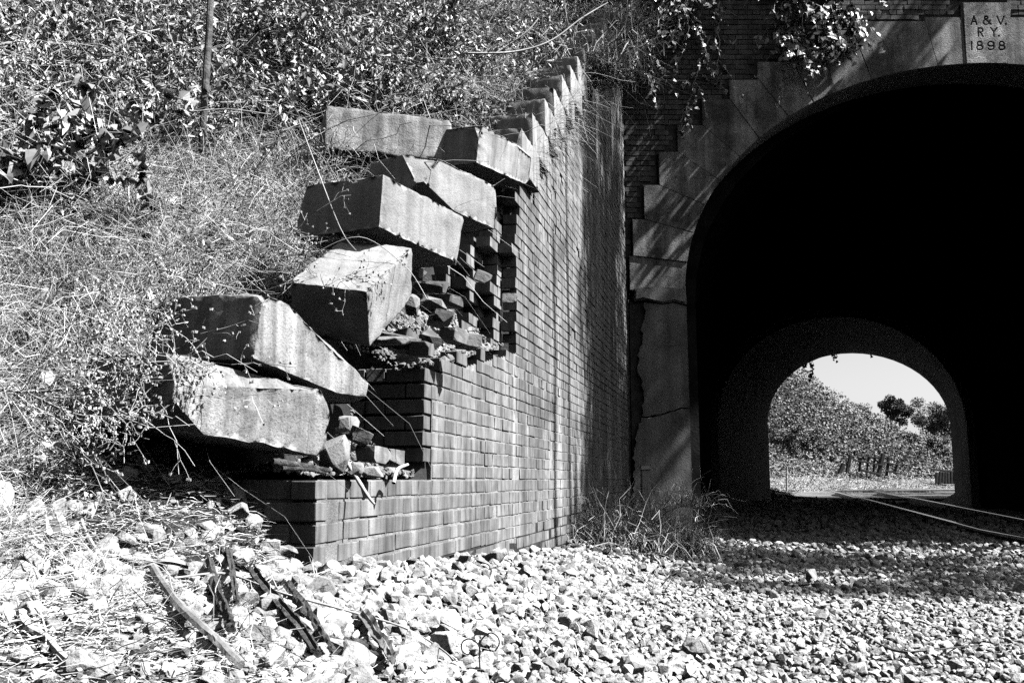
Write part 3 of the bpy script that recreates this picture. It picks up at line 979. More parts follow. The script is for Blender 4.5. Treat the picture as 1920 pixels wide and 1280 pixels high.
# ------------------------------------------------------------------ bank growth
def bank_points(n, smin, smax, dmin, dmax, accept=None):
    out = []
    tot = 0
    while tot < n:
        s = rng.uniform(smin, smax, n * 3); d = rng.uniform(dmin, dmax, n * 3)
        x, y = xy(s, d)
        z = ground_z(x, y)
        dist = np.sqrt(x * x + y * y + z * z)
        px, py = px_of(x, y, z)
        w = np.clip((4.2 / dist) ** 2, 0, 1)
        ok = (rng.random(n * 3) < w) & (px > -160) & (px < 1250) & (py > -160) & (py < 1320) & ~in_blocks(s, d) & (y > .9) & ~((s > -.95) & (s < .1) & (d > -.70))
        if accept is not None: ok &= accept(s, d, x, y, z, px, py)
        q = np.stack([x, y, z, s, d], 1)[ok]
        out.append(q); tot += len(q)
    return np.concatenate(out)[:n]

def leafy(px, py):
    """share of leafy growth: high on the bank, thinning to dry stems lower down"""
    lim = 330 - .16 * px + 45 * np.sin(px * .012)
    return smooth(lim + 110, lim - 60, py)

# dry stems and grass, lying and leaning every way
q = bank_points(100000, -3.2, 10, -8, -.05, lambda s, d, x, y, z, px, py: (rng.random(len(s)) > leafy(px, py) * .93) & ((s > -.25) | (d < -.35) | (rng.random(len(s)) < .12)) & (rng.random(len(s)) < .10 + .90 * (vnoise(x * 4.2, y * 4.2, 31) + .5 * vnoise(x * 11, y * 11, 32) > -.06)))
K = len(q)
dirs = np.stack([rng.normal(.25, .75, K), rng.normal(-.15, .7, K), np.abs(rng.normal(.55, .5, K))], 1)
Lb = rng.uniform(.12, .5, K) * np.where(q[:, 3] < 0, .6, 1) * (1 + .6 * vnoise(q[:, 0] * 3, q[:, 1] * 3, 33)) * np.where(rng.random(K) < .04, 2.0, 1)
Pth = sprigs(q[:, :3] + np.array([0, 0, -.01]), dirs, Lb, 5, rng.uniform(.1, .9, K), .035)
wd = (rng.uniform(.0007, .0018, K) * (np.linalg.norm(q[:, :3], axis=1) / 4.5) ** .5)[:, None] * np.linspace(1, .35, 5)[None]
V, F = ribbons(Pth, wd)
o = ob('dry_grass', mesh_np('dry_grass', V, F, M['grass']))
tag(o, 'tangle of pale dry grass and stems covering the bank', 'grass', kind='stuff')

# curved thin twigs in the tangle
q = bank_points(5200, -2.5, 10, -8, -.2, lambda s, d, x, y, z, px, py: ~((s < .3) & (d > -.85)))
K = len(q)
dirs = np.stack([rng.normal(.2, .8, K), rng.normal(-.1, .6, K), np.abs(rng.normal(.5, .4, K))], 1)
Lb = rng.uniform(.4, 1.1, K)
Pt = sprigs(q[:, :3], dirs, Lb, 8, rng.uniform(.2, .8, K), .02)
V, F = tubes(Pt, (rng.uniform(.001, .0023, K))[:, None] * np.linspace(1, .4, 8)[None], 4)
o = ob('fallen_twigs', mesh_np('fallen_twigs', V, F, M['twig']))
tag(o, 'mesh of thin bare twigs through the dry grass on the bank', 'twigs', kind='stuff')

# small leaves caught in the dry growth, and dead leaves on the soil
q = bank_points(11000, -3.2, 10, -8, -.1, lambda s, d, x, y, z, px, py: rng.random(len(s)) < .45 + .5 * leafy(px, py))
K = len(q)
lift = rng.exponential(.07, K)
V, F = leaf_mesh(q[:, :3] + np.stack([0 * lift, 0 * lift, lift], 1), rng.normal(0, 1, (K, 3)) * np.array([1, 1, .5]), rng.uniform(.015, .045, K), rng.uniform(.004, .011, K), up=np.array([.5, -.4, 1.0]))
o = ob('dead_leaves', mesh_np('dead_leaves', V, F, M['dry_leaf']))
tag(o, 'dead leaves scattered through the growth on the bank', 'leaves', kind='stuff')

# leafy thicket: long shoots with leaves
q = bank_points(2500, 0, 10.5, -8, -.3, lambda s, d, x, y, z, px, py: (rng.random(len(s)) < leafy(px, py)) & (vnoise(x * 2.4, y * 2.4, 81) + .4 * vnoise(z * 6, s * 5, 82) > .0))
K = len(q)
dirs = np.stack([rng.normal(.3, .55, K), rng.normal(-.25, .5, K), np.abs(rng.normal(.9, .4, K))], 1)
Lb = rng.uniform(.35, 1.0, K)
Pt = sprigs(q[:, :3], dirs, Lb, 7, rng.uniform(.1, .8, K), .02)
V, F = tubes(Pt, rng.uniform(.0018, .004, K)[:, None] * np.linspace(1, .4, 7)[None], 4)
st = ob('thicket_stems', mesh_np('thicket_stems', V, F, M['twig']))
tag(st, 'thin leafless lower stems of the thicket high on the bank', 'stems', kind='stuff')
p, tg, t = along(Pt, 22)
K = len(p)
ax = tg * .5 + rng.normal(0, .45, (K, 3)) + np.array([.1, -.1, -.6])
ll = rng.uniform(.03, .085, K)
V, F = leaf_mesh(p, ax, ll, ll * rng.uniform(.08, .2, K), .3, up=np.array([.5, -.3, .9]))
o = ob('thicket_leaves', mesh_np('thicket_leaves', V, F, M['leaf']))
tag(o, 'dense mass of narrow leaves in the thicket high on the bank', 'leaves', kind='stuff')

# growth spilling over the coping from behind
qs = rng.uniform(3.4, 9.8, 560); qd = rng.uniform(-.75, -.27, 560)
qx, qy = xy(qs, qd); q0 = np.stack([qx, qy, np.maximum(ground_z(qx, qy), 2.5 + .66 * (qs - 3.55))], 1)
K = len(q0)
dirs = np.stack([rng.normal(.45, .5, K), rng.normal(-.55, .5, K), np.abs(rng.normal(.6, .4, K))], 1)
Pt = sprigs(q0, dirs, rng.uniform(.15, .5, K), 7, rng.uniform(.2, .9, K), .02)
V, F = tubes(Pt, rng.uniform(.0018, .0035, K)[:, None] * np.linspace(1, .4, 7)[None], 4)
tag(ob('trailing_stems', mesh_np('trailing_stems', V, F, M['twig'])), 'thin stems trailing over the stepped coping from the bank', 'stems', kind='stuff')
p, tg, t = along(Pt, 18); K = len(p)
ll = rng.uniform(.03, .07, K)
V, F = leaf_mesh(p, tg * .5 + rng.normal(0, .6, (K, 3)) + np.array([.1, -.1, -.35]), ll, ll * rng.uniform(.14, .3, K), .3, up=np.array([.5, -.3, .9]))
tag(ob('trailing_leaves', mesh_np('trailing_leaves', V, F, M['leaf'])), 'narrow leaves trailing over the stepped coping from the bank', 'leaves', kind='stuff')

q = bank_points(900, -2.5, 9, -8, -.2, lambda s, d, x, y, z, px, py: rng.random(len(s)) < .35 + .65 * leafy(px, py))
K = len(q); lift_ = rng.uniform(.03, .25, K)
V, F = broad_leaf_mesh(q[:, :3] + np.stack([0 * lift_, 0 * lift_, lift_], 1), rng.normal(0, .6, (K, 3)) + np.array([.2, -.3, -.4]), rng.uniform(.03, .075, K), np.array([.6, -.5, .7]), .5)
tag(ob('pale_leaves', mesh_np('pale_leaves', V, F, M['dry_leaf'])), 'scattered larger pale leaves caught in the growth on the bank', 'leaves', kind='stuff')
q = bank_points(420, -2, 10, -8, -.25, lambda s, d, x, y, z, px, py: ~((s < .6) & (d > -1.5)))
K = len(q)
Pt = sprigs(q[:, :3], np.stack([rng.normal(.3, .7, K), rng.normal(-.1, .5, K), np.abs(rng.normal(.6, .4, K))], 1), rng.uniform(.8, 1.7, K), 12, rng.uniform(.2, .7, K), .010)
tag(ob('long_stalks', mesh_np('long_stalks', *tubes(Pt, rng.uniform(.0018, .0042, K)[:, None] * np.linspace(1, .45, 12)[None], 5), M['twig'])), 'long arching dry stalks through the growth on the bank', 'stalks', kind='stuff')

def shrub(label, c, n_sh, L, leaf, seed, per=26, m_='leaf', wide=.25, name='leafy_shrub', cat='shrub', group='shrubs on the upper bank', up=.9, droop=(.2, .8), spread=.6):
    """c: base point; shoots fanning out from it with leaves"""
    global rng
    keep, rng = rng, np.random.default_rng(seed)
    c = np.array(c, float)
    e = empty(name, c, 0, label, cat, group)
    P0 = rng.normal(0, L * .16, (n_sh, 3)) * np.array([1, 1, .1])
    dirs = np.stack([rng.normal(.1, spread, n_sh), rng.normal(-.1, spread, n_sh), np.abs(rng.normal(up, .35, n_sh))], 1)
    Lb = L * rng.uniform(.5, 1.15, n_sh)
    Pt = sprigs(P0, dirs, Lb, 8, rng.uniform(*droop, n_sh), .018)
    V, F = tubes(Pt, (L * .006 * rng.uniform(.6, 1.3, n_sh))[:, None] * np.linspace(1, .3, 8)[None], 4)
    ob('stems', mesh_np('stems', V, F, M['twig']), e)
    p, tg, t = along(Pt, per)
    K = len(p)
    ax = tg * .5 + rng.normal(0, .6, (K, 3)) + np.array([.1, -.1, -.3])
    ll = leaf * rng.uniform(.6, 1.3, K)
    V, F = broad_leaf_mesh(p, ax, ll * 1.15, np.array([.5, -.3, .9]), .4) if wide > .3 else leaf_mesh(p, ax, ll, ll * wide * rng.uniform(.8, 1.3, K), .3, up=np.array([.5, -.3, .9]))
    ob('foliage', mesh_np('foliage', V, F, M[m_]), e)
    rng = keep
    return e

SH = [  # px, py of the base, shoots, length, leaf length, leaf width ratio, label
    (40, 330, 46, 0.9, .055, .34, 'broad leaved shrub at the far left edge of the bank'),
    (150, 250, 50, 0.9, .055, .34, 'broad leaved shrub right of the far left one, under the shaggy trunk'),
    (120, 120, 46, 1.1, .065, .3, 'shrub with long pinnate leaves in the dark upper left corner'),
    (250, 210, 36, .9, .07, .22, 'narrow leaved shrub left of the bare sapling trunk'),
    (310, 90, 40, 1.1, .08, .22, 'tall willowy shrub hanging in the shade left of the sapling trunk'),
    (480, 180, 36, .9, .07, .2, 'willowy shrub just right of the bare sapling trunk'),
    (530, 70, 44, 1.2, .08, .2, 'tall willowy shrub hanging over the top of the bank, mid left'),
    (600, 170, 40, .9, .07, .24, 'small leaved shrub above the left end of the topmost fallen block'),
    (700, 130, 40, 1.0, .07, .24, 'bushy shrub behind the middle of the topmost fallen block'),
    (780, 60, 44, 1.1, .08, .2, 'narrow leaved shrub at the top edge above the fallen blocks'),
    (830, 170, 36, .8, .06, .24, 'small shrub above the right end of the topmost fallen block'),
    (900, 90, 40, .8, .06, .18, 'feathery shrub behind the middle of the stepped coping'),
    (1000, 30, 40, .8, .06, .2, 'shrub spilling over the upper coping stones'),
    (945, 185, 22, .45, .05, .22, 'low shrub trailing over the lowest standing coping stone'),
    (1100, 20, 36, .9, .07, .24, 'leafy shrub over the top of the wing wall at the portal corner'),
]
for i, (px, py, n, L, lf, wr, lab) in enumerate(SH):
    h = hit(px, min(py + 60, 420))
    if i in (2, 4, 6, 9): h = hit(px, py + 40)
    shrub(lab, h - np.array([0, 0, .03]), n, L, lf, 400 + i, 26, 'leaf', wr)

# canopy at the back of the bank, mostly in its own shade
BT = [(-8.5, 9.5, 4.2, 'dark crowned tree at the back of the bank on the far left'), (-6.2, 11.5, 4.6, 'dark crowned tree at the back of the bank behind the shaggy trunk'), (-4.0, 12.6, 4.6, 'dark crowned tree at the back of the bank behind the sapling'), (-1.9, 13.6, 4.2, 'dark crowned tree at the back of the bank above the fallen blocks')]
for i, (x, y, h_, lab) in enumerate(BT):
    tree('bank_tree', lab, (x, y, float(ground_z(x, y)) - .2), h_, 1.7, 5200, .13, 500 + i, 'tree_leaf', .12, .12, 'trees at the back of the bank', clumps=34)

tree('bank_tree', 'added tree leaning over the bank behind the coping, its unseen crown shading the top', (-.7, 10.3, float(ground_z(-.7, 10.3)) - .2), 4.4, 1.9, 5200, .11, 511, 'leaf', .55, .07, 'trees at the back of the bank', lean=(.2, -2.3), clumps=30)  # added so its crown, out of view, shades the upper bank
tree('bank_tree', 'added tree leaning over the top left of the bank, its unseen crown shading it', (-4.2, 10.0, float(ground_z(-4.2, 10.0)) - .2), 4.4, 1.9, 5200, .11, 512, 'leaf', .55, .07, 'trees at the back of the bank', lean=(.6, -1.9), clumps=30)  # second added crown above the view, darkening the top left by its shade
# bare sapling trunk
def spline(P, n=40):
    t = np.linspace(0, len(P) - 1, n); i = np.clip(t.astype(int), 0, len(P) - 2); f = (t - i)[:, None]
    g = lambda k: P[np.clip(k, 0, len(P) - 1)]
    a, b, c, d = g(i - 1), g(i), g(i + 1), g(i + 2)
    return .5 * (2 * b + (c - a) * f + (2 * a - 5 * b + 4 * c - d) * f ** 2 + (3 * b - a - 3 * c + d) * f ** 3)

def pole(name, label, cat, pts, r0, r1, m_, sides=10, wob=.0, group=None, seed=1, twigs=0):
    e = np.array(pts, float)
    base = e[0]
    n = 24
    t = np.linspace(0, len(e) - 1, n)
    P = spline(e, n) - base
    r = np.random.default_rng(seed)
    if wob:
        for i in range(3): P[:, i] += wob * np.cumsum(r.normal(0, .35, n)) * np.linspace(0, 1, n)
    rad = np.linspace(r0, r1, n) * (1 + r.normal(0, .05, n))
    V, F = tubes(P[None], rad[None], sides)
    if r0 > .012: V = V + r.normal(0, r0 * .05, V.shape)
    me = mesh_np(name, V, F, M[m_], r0 < .02)
    o = ob(name, me, None, base)
    tag(o, label, cat, group)
    return o
b0, b1 = at(383, 195, 5.7), at(398, -260, 6.0)
sap = pole('sapling_trunk', 'smooth bare sapling trunk standing upright in the thicket', 'tree trunk', [b0 - np.array([0, 0, .4]), b0, (b0 + b1) / 2 + np.array([.02, 0, 0]), b1], .024, .021, 'bark', 12)
b0, b1 = at(232, 60, 8.0), at(188, -160, 8.2)
pole('shaggy_trunk', 'short thick shaggy tree trunk leaning in the upper left shade', 'tree trunk', [b0 - np.array([0, 0, .5]), b0, b1], .10, .085, 'bark', 14, .0, None, 3)

# long canes that stand out from the tangle
CN = [([(0, 728), (60, 735), (190, 722), (300, 716), (372, 724)], 3.3, 3.1, .0055, 'long pale cane reaching from the left edge to the lowest fallen block'),
      ([(55, 738), (130, 772), (200, 785), (262, 786)], 3.25, 3.1, .005, 'pale cane forking below the long one at the left edge'),
      ([(865, 100), (960, 98), (1030, 78), (1090, 35), (1140, 5)], 8.2, 8.6, .011, 'long pale bare branch arching over the upper bank to the portal corner'),
      ([(930, 100), (985, 62), (1010, 35)], 8.4, 8.5, .009, 'short pale branch rising from the long arching one'),
      ([(1098, 112), (1130, 120), (1186, 119)], 9.6, 10.2, .008, 'thin pale twig poking out past the wall corner below the vines'),
      ([(1080, 152), (1130, 151), (1170, 145)], 9.4, 10.3, .007, 'second thin twig lying level across the shaded wall top'),
      ([(280, 345), (300, 310), (318, 285)], 5.4, 5.4, .008, 'short broken stick standing in the middle of the bank'),
      ([(560, 225), (600, 330), (640, 430), (668, 470)], 4.2, 4.1, .003, 'thin stem hanging in front of the dark block face'),
      ([(540, 520), (600, 470), (680, 445), (760, 500), (800, 560)], 4.1, 4.0, .0028, 'thin arched stem crossing over the tipped block'),
      ([(20, 600), (140, 560), (260, 500), (330, 440)], 3.9, 4.6, .0045, 'dark slanting stem crossing the dry grass on the left'),
      ([(350, 210), (430, 205), (510, 215)], 5.6, 5.7, .0045, 'pale twig lying level across the mid bank near the sapling foot'),
      ([(180, 120), (250, 70), (300, 55)], 6.8, 7.0, .012, 'thick dead branch reaching right from below the shaggy trunk')]
for i, (pp, ya, yb, r_, lab) in enumerate(CN):
    pts = [at(p[0], p[1], ya + (yb - ya) * k / (len(pp) - 1)) for k, p in enumerate(pp)]
    pole('bare_cane', lab, 'branch', pts, r_, r_ * .55, 'twig', 6, .0012, 'bare canes and branches on the bank', 40 + i)

# branching seed-head twigs in front of the lower blocks
def seed_weed(label, base, L, n, seed, group='dried weeds hanging over the lower blocks', lean=(.3, -.2, .5), m_='twig', rad=.0016, heads=True, droop=(.1, .6)):
    global rng
    keep, rng = rng, np.random.default_rng(seed)
    e = empty('dried_weed', base, 0, label, 'weed', group)
    dirs = np.stack([rng.normal(lean[0], .5, n), rng.normal(lean[1], .3, n), rng.normal(lean[2], .45, n)], 1)
    Pt = sprigs(rng.normal(0, .03, (n, 3)), dirs, L * rng.uniform(.5, 1.1, n), 8, rng.uniform(*droop, n), .02)
    p, tg, t = along(Pt, 4)
    K = len(p)
    P2_ = sprigs(p, tg * .6 + rng.normal(0, .6, (K, 3)), L * rng.uniform(.12, .35, K), 5, .1, .03)
    p3, tg3, t3 = along(P2_, 2)
    P3 = sprigs(p3, tg3 * .6 + rng.normal(0, .7, (len(p3), 3)), L * rng.uniform(.04, .12, len(p3)), 3, .1, .03)
    V, F = cat_mesh([tubes(Pt, rad * np.linspace(1.3, .6, 8)[None].repeat(n, 0), 4), tubes(P2_, rad * .65 * np.linspace(1, .6, 5)[None].repeat(K, 0), 3), tubes(P3, np.full((len(P3), 3), rad * .45), 3)])
    ob('stems', mesh_np('stems', V, F, M[m_]), e)
    if heads:
        ends = np.concatenate([P3[:, -1], P2_[:, -1]])
        V, F = boxes(ends, np.full((len(ends), 3), .007), .0012)
        tag(ob('seed_heads', mesh_np('seed_heads', V, F, M['twig']), e), kind='stuff')
    rng = keep
SW = [((250, 760), 3.05, .42, 14, 'dried weed hanging over the shaded left end of the lowest block'), ((300, 700), 3.1, .4, 12, 'dried weed in the notch left of the two lowest blocks'),
      ((170, 850), 2.95, .2, 9, 'dried weed in the dark gap under the lowest block'), ((330, 600), 3.45, .4, 10, 'dried weed against the shaded end of the second lowest block'),
      ((540, 470), 4.2, .5, 12, 'dried weed spread in front of the dark end of the middle block'), ((600, 330), 4.9, .4, 8, 'dried weed at the left of the chipped block'),
      ((190, 720), 3.0, .32, 14, 'dried weed standing before the dark left end of the lowest block'), ((150, 660), 3.15, .36, 14, 'dried weed above the dark left end of the lowest block'), ((280, 590), 3.4, .32, 12, 'dried weed left of the second lowest block'),
      ((130, 820), 2.9, .32, 12, 'dried weed by the left edge below the long cane'), ((620, 560), 3.95, .35, 10, 'dried weed trailing over the foot of the tipped block')]
for i, ((px, py), Y, L, n, lab) in enumerate(SW):
    seed_weed(lab, at(px, py, Y), L, n, 600 + i)

# ------------------------------------------------------------------ vines on the head wall
def vine(label, path, n_sh, L, leaf, seed, per=9, group='vines hanging on the head wall', off=(-.05, -.45)):
    global rng
    keep, rng = rng, np.random.default_rng(seed)
    pts = np.array([np.array(at(p[0], p[1], YP + p[2])) for p in path])
    base = pts[0].copy()
    e = empty('hanging_vine', base, 0, label, 'vine', group)
    n = 26; t = np.linspace(0, len(pts) - 1, n)
    P = np.stack([np.interp(t, np.arange(len(pts)), pts[:, i]) for i in range(3)], 1) - base + rng.normal(0, .015, (n, 3))
    ob('stem', mesh_np('stem', *tubes(P[None], np.linspace(.014, .006, n)[None], 5), M['twig']), e)
    k = rng.integers(2, n, n_sh)
    dirs = np.stack([rng.normal(.1, .7, n_sh), -np.abs(rng.normal(.35, .35, n_sh)), rng.normal(-.35, .5, n_sh)], 1)
    Pt = sprigs(P[k], dirs, L * rng.uniform(.4, 1.2, n_sh), 6, rng.uniform(.2, 1.0, n_sh), .03)
    ob('shoots', mesh_np('shoots', *tubes(Pt, np.full((n_sh, 6), .003), 3), M['twig']), e)
    p, tg, t = along(Pt, per)
    K = len(p)
    ax = rng.normal(0, .45, (K, 3)) + np.array([.15, -.25, -.7])
    V, F = broad_leaf_mesh(p, ax, leaf * rng.uniform(.6, 1.3, K), np.array([.45, -.75, .5]))
    ob('foliage', mesh_np('foliage', V, F, M['vine_leaf']), e)
    rng = keep
vine('vine trailing down the wing wall corner at the left of the portal', [(1175, -140, -.05), (1185, -20, -.1), (1192, 60, -.12), (1200, 130, -.15)], 46, .5, .075, 700, 9)
vine('thick dark vine mass at the top of the head wall, left', [(1260, -160, 0), (1265, -60, -.06), (1275, 0, -.08), (1285, 70, -.08)], 60, .6, .075, 701, 10)
vine('thin bare vine with few leaves climbing the middle of the brickwork', [(1352, -160, -.02), (1350, 0, -.03), (1348, 70, -.03), (1345, 150, -.03)], 14, .3, .06, 702, 5)
vine('broad leaved vine cluster spilling over the arch stones', [(1470, -160, 0), (1480, -40, -.1), (1500, 30, -.15), (1470, 90, -.12)], 80, .6, .085, 703, 10)
vine('vine cluster left of the keystone, hanging over the upper arch', [(1570, -170, 0), (1575, -50, -.1), (1570, 20, -.15), (1560, 90, -.1)], 74, .55, .085, 704, 10)
vine('small leafy sprig on the bricks low at the left of the arch', [(1330, 70, -.02), (1310, 130, -.04), (1300, 170, -.05), (1270, 240, -.04)], 16, .28, .06, 705, 6)
vine('dense vine along the top of the head wall out toward the keystone', [(1400, -190, 0), (1420, -120, -.1), (1500, -110, -.1), (1570, -80, -.1)], 50, .5, .085, 706, 10)

vine('sparse vine hanging from the parapet above and right of the keystone', [(1900, -260, 0), (1950, -200, -.1), (2050, -180, -.1), (2150, -150, -.1)], 9, .45, .07, 717, 6)

# ------------------------------------------------------------------ weeds at the foot of the wall
def tussock(label, base, n, L, seed, m_='dark_grass', w=.0048, group='grass clumps at the foot of the wing wall', lean=(0, 0), up=1.0):
    global rng
    keep, rng = rng, np.random.default_rng(seed)
    e_ = ob('grass_clump', bpy.data.meshes.new('tmp'), None, base)
    dirs = np.stack([rng.normal(lean[0], .45, n), rng.normal(lean[1], .45, n), np.abs(rng.normal(up, .3, n))], 1)
    Pt = sprigs(rng.normal(0, L * .28, (n, 3)) * np.array([1, 1, 0]), dirs, L * rng.uniform(.4, 1.15, n), 6, rng.uniform(.2, 1.0, n), .03)
    V, F = ribbons(Pt, w * np.linspace(1, .2, 6)[None] * rng.uniform(.6, 1.3, (n, 1)))
    e_.data = mesh_np('grass_clump', V, F, M[m_])
    tag(e_, label, 'grass', group)
    rng = keep
TS = [((1110, 950), 1000, .95, 'dense grass clump against the brick wall, nearest the viewer'), ((1165, 930), 800, .95, 'dense grass clump against the brick wall, farther back'),
      ((1215, 945), 700, .8, 'grass clump in front of the pale marker post'), ((1262, 945), 700, .85, 'tall grass clump at the corner of the pier'),
      ((1165, 1000), 800, .75, 'low grass clump in front of the wall foot'), ((1230, 1000), 700, .7, 'low grass clump spreading into the gravel'), ((1300, 985), 320, .45, 'sparse grass clump at the tunnel mouth corner'),
      ((1140, 985), 900, .7, 'bushy grass clump between the wall foot and the gravel'), ((1200, 970), 900, .75, 'bushy grass clump in the angle of wall and pier'), ((1270, 1010), 600, .5, 'spreading grass clump before the pier corner'),
      ((1380, 975), 160, .3, 'small grass clump in the shaded gravel at the tunnel mouth')]
for i, ((px, py), n, L, lab) in enumerate(TS):
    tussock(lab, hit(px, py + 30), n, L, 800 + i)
tussock('grass clump in sun growing up the corner edge of the pier', at(1283, 950, 12.9), 200, .7, 820, 'grass', .004)
for i, (px, py, n, L, lab) in enumerate([(1750, 1045, 150, .22, 'dark grass tuft in the shaded gravel on the right'), (1880, 1060, 150, .25, 'dark grass tuft in the gravel at the right edge'), (1660, 975, 120, .25, 'dark grass tuft beside the near rail'),
                                         (1560, 985, 140, .22, 'dark grass tuft in the shade before the tunnel')]):
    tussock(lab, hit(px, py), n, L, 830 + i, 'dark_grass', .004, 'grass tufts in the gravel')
for i, (px, py, L, n, lab) in enumerate([(1225, 1110, .32, 5, 'pale branched weed stalk standing in the gravel below the wall'), (1290, 1120, .30, 4, 'pale star shaped weed stalk in the middle of the gravel'), (1195, 1030, .35, 5, 'pale weed stalk at the edge of the grass by the wall')]):
    seed_weed(lab, hit(px, py), L, n, 850 + i, 'weed stalks in the gravel', (.1, 0, 1.0), 'grass', .003, False, (.0, .3))
# fine dry grass among the stones
x = rng.uniform(-.4, 2.2, 9000); y = rng.uniform(1.6, 7.5, 9000)
z = ground_z(x, y); s_, d_ = sd(x, y); px, py = px_of(x, y, z)
dens = np.exp(-((px - 1130) / 170) ** 2 - ((py - 1200) / 110) ** 2) + .6 * np.exp(-((px - 1150) / 120) ** 2 - ((py - 1080) / 50) ** 2) + .03
kp = (d_ > .05) & (rng.random(9000) < dens)
g0 = np.stack([x, y, z], 1)[kp]; K = len(g0)
Pt = sprigs(g0, np.stack([rng.normal(0, .5, K), rng.normal(0, .5, K), np.abs(rng.normal(1, .3, K))], 1), rng.uniform(.04, .14, K), 4, .5, .03)
o = ob('gravel_grass', mesh_np('gravel_grass', *ribbons(Pt, np.full((K, 4), .0011) * np.linspace(1, .3, 4)[None]), M['grass']))
tag(o, 'thin dry grass blades sprouting between the gravel stones', 'grass', kind='stuff')

# pale marker post by the pier
mp_ = at(1211, 930, 12.9)
e = empty('marker_post', mp_ - np.array([0, 0, .15]), 0, 'short pale square post with a cap standing beside the tunnel pier', 'post')
bm = bmesh.new(); bmesh.ops.create_cube(bm, size=1)
for v in bm.verts: v.co = Vector((v.co.x * .12, v.co.y * .12, (v.co.z + .5) * .5))
bmesh.ops.bevel(bm, geom=bm.edges[:], offset=.008, segments=2, affect='EDGES')
bm_ob('shaft', bm, M['post'], e)
bm = bmesh.new(); bmesh.ops.create_cube(bm, size=1)
for v in bm.verts: v.co = Vector((v.co.x * (.15 if v.co.z < 0 else .12), v.co.y * (.15 if v.co.z < 0 else .12), v.co.z * .05 + .526))
bmesh.ops.bevel(bm, geom=bm.edges[:], offset=.006, segments=2, affect='EDGES')
bm_ob('cap', bm, M['post'], e)

# ------------------------------------------------------------------ rubble on the broken ledges
LB = [  # px, py, depth, rot (deg), half?, label
    (808, 636, 4.55, (10, 52, 20), 0, 'whole brick leaning aslant on the upper broken ledge'),
    (852, 630, 4.75, (4, 8, 60), 1, 'half brick standing in rubble right of the leaning brick'),
    (880, 640, 4.85, (-5, 4, 30), 1, 'half brick at the outer edge of the upper ledge'),
    (805, 540, 5.1, (3, -6, 70), 0, 'brick lying end on at the top of the rubble under the jutting block'),
    (835, 565, 5.0, (8, 5, 40), 0, 'brick bedded in rubble below the small grass tuft'),
    (825, 598, 4.8, (0, 12, 15), 0, 'flat brick half buried above the leaning brick'),
    (760, 632, 4.5, (6, 15, 50), 1, 'brick stub near the foot of the tipped block'),
    (700, 852, 4.05, (4, 6, 70), 1, 'sunlit half brick lying on the lower ledge'),
    (735, 858, 4.15, (-6, 4, 20), 1, 'half brick beside it against the broken wall end'),
    (668, 815, 4.0, (14, 20, 45), 1, 'tilted half brick in the dirt below the two lowest blocks'),
    (745, 640, 4.4, (12, -10, 80), 0, 'brick lying across the edge of the upper ledge'),
    (790, 655, 4.35, (2, 4, -10), 1, 'small brick piece directly under the leaning brick'),
    (905, 520, 5.6, (10, 20, 10), 1, 'loose brick hanging in the ragged wall edge'),
    (955, 560, 6.2, (2, 3, 5), 1, 'single brick end jutting from the ragged wall edge')]
for i, (px, py, Y, rot, half, lab) in enumerate(LB):
    bm = rough_block((.1, .12 if half else .21, .066), 900 + i, [((.1, -.38, .2), (random.uniform(-.4, .4), -1, random.uniform(-.3, .5)))] if half else [], .004, .003, .03, 4)
    o = bm_ob('loose_brick', bm, M['brick_ob'], None)
    o.location = at(px, py, Y); o.rotation_euler = [math.radians(a) for a in rot]
    tag(o, lab, 'brick', 'loose bricks on the broken wall')
def rock(label, c, dims, seed, rot=(0, 0, 0), m_='stone', group='broken lumps of stone and mortar'):
    r = np.random.default_rng(seed)
    p = nrm(r.normal(size=(26, 3))); p = np.sign(p) * np.abs(p) ** .7 * np.array(dims) * .5
    bm = bmesh.new()
    for q_ in p: bm.verts.new(q_)
    res = bmesh.ops.convex_hull(bm, input=bm.verts[:])
    bmesh.ops.delete(bm, geom=[g for g in res['geom_interior'] if isinstance(g, bmesh.types.BMVert)], context='VERTS')
    bmesh.ops.bevel(bm, geom=bm.edges[:], offset=min(dims) * .05, segments=1, affect='EDGES', clamp_overlap=True)
    o = bm_ob('rubble_stone', bm, M[m_], None)
    o.location = c; o.rotation_euler = rot
    tag(o, label, 'stone', group)
rock('angular stone wedged upright under the right end of the lowest block', at(628, 850, 3.75), (.12, .14, .17), 1)
rock('broken stone lump on the lower ledge beside the wedged stone', at(652, 800, 4.0), (.1, .12, .1), 2)
rock('pale lump lying in the dirt at the left end of the brick ledge', at(575, 868, 3.55), (.05, .06, .05), 3)
rock('pale mortar lump on the lower ledge near the hanging root', at(668, 880, 3.75), (.07, .08, .06), 4)
rock('flat pale lump on the lower ledge in front of the broken wall end', at(700, 885, 3.9), (.1, .1, .05), 5)
rock('rounded stone in the rubble beside the tipped block', at(773, 572, 4.6), (.08, .1, .11), 6)
rock('pale rounded lump in the rubble below the jutting block', at(815, 572, 4.85), (.16, .14, .1), 7)
rock('thin mortar slab on the upper ledge near the tipped block', at(735, 640, 4.3), (.18, .14, .04), 8)
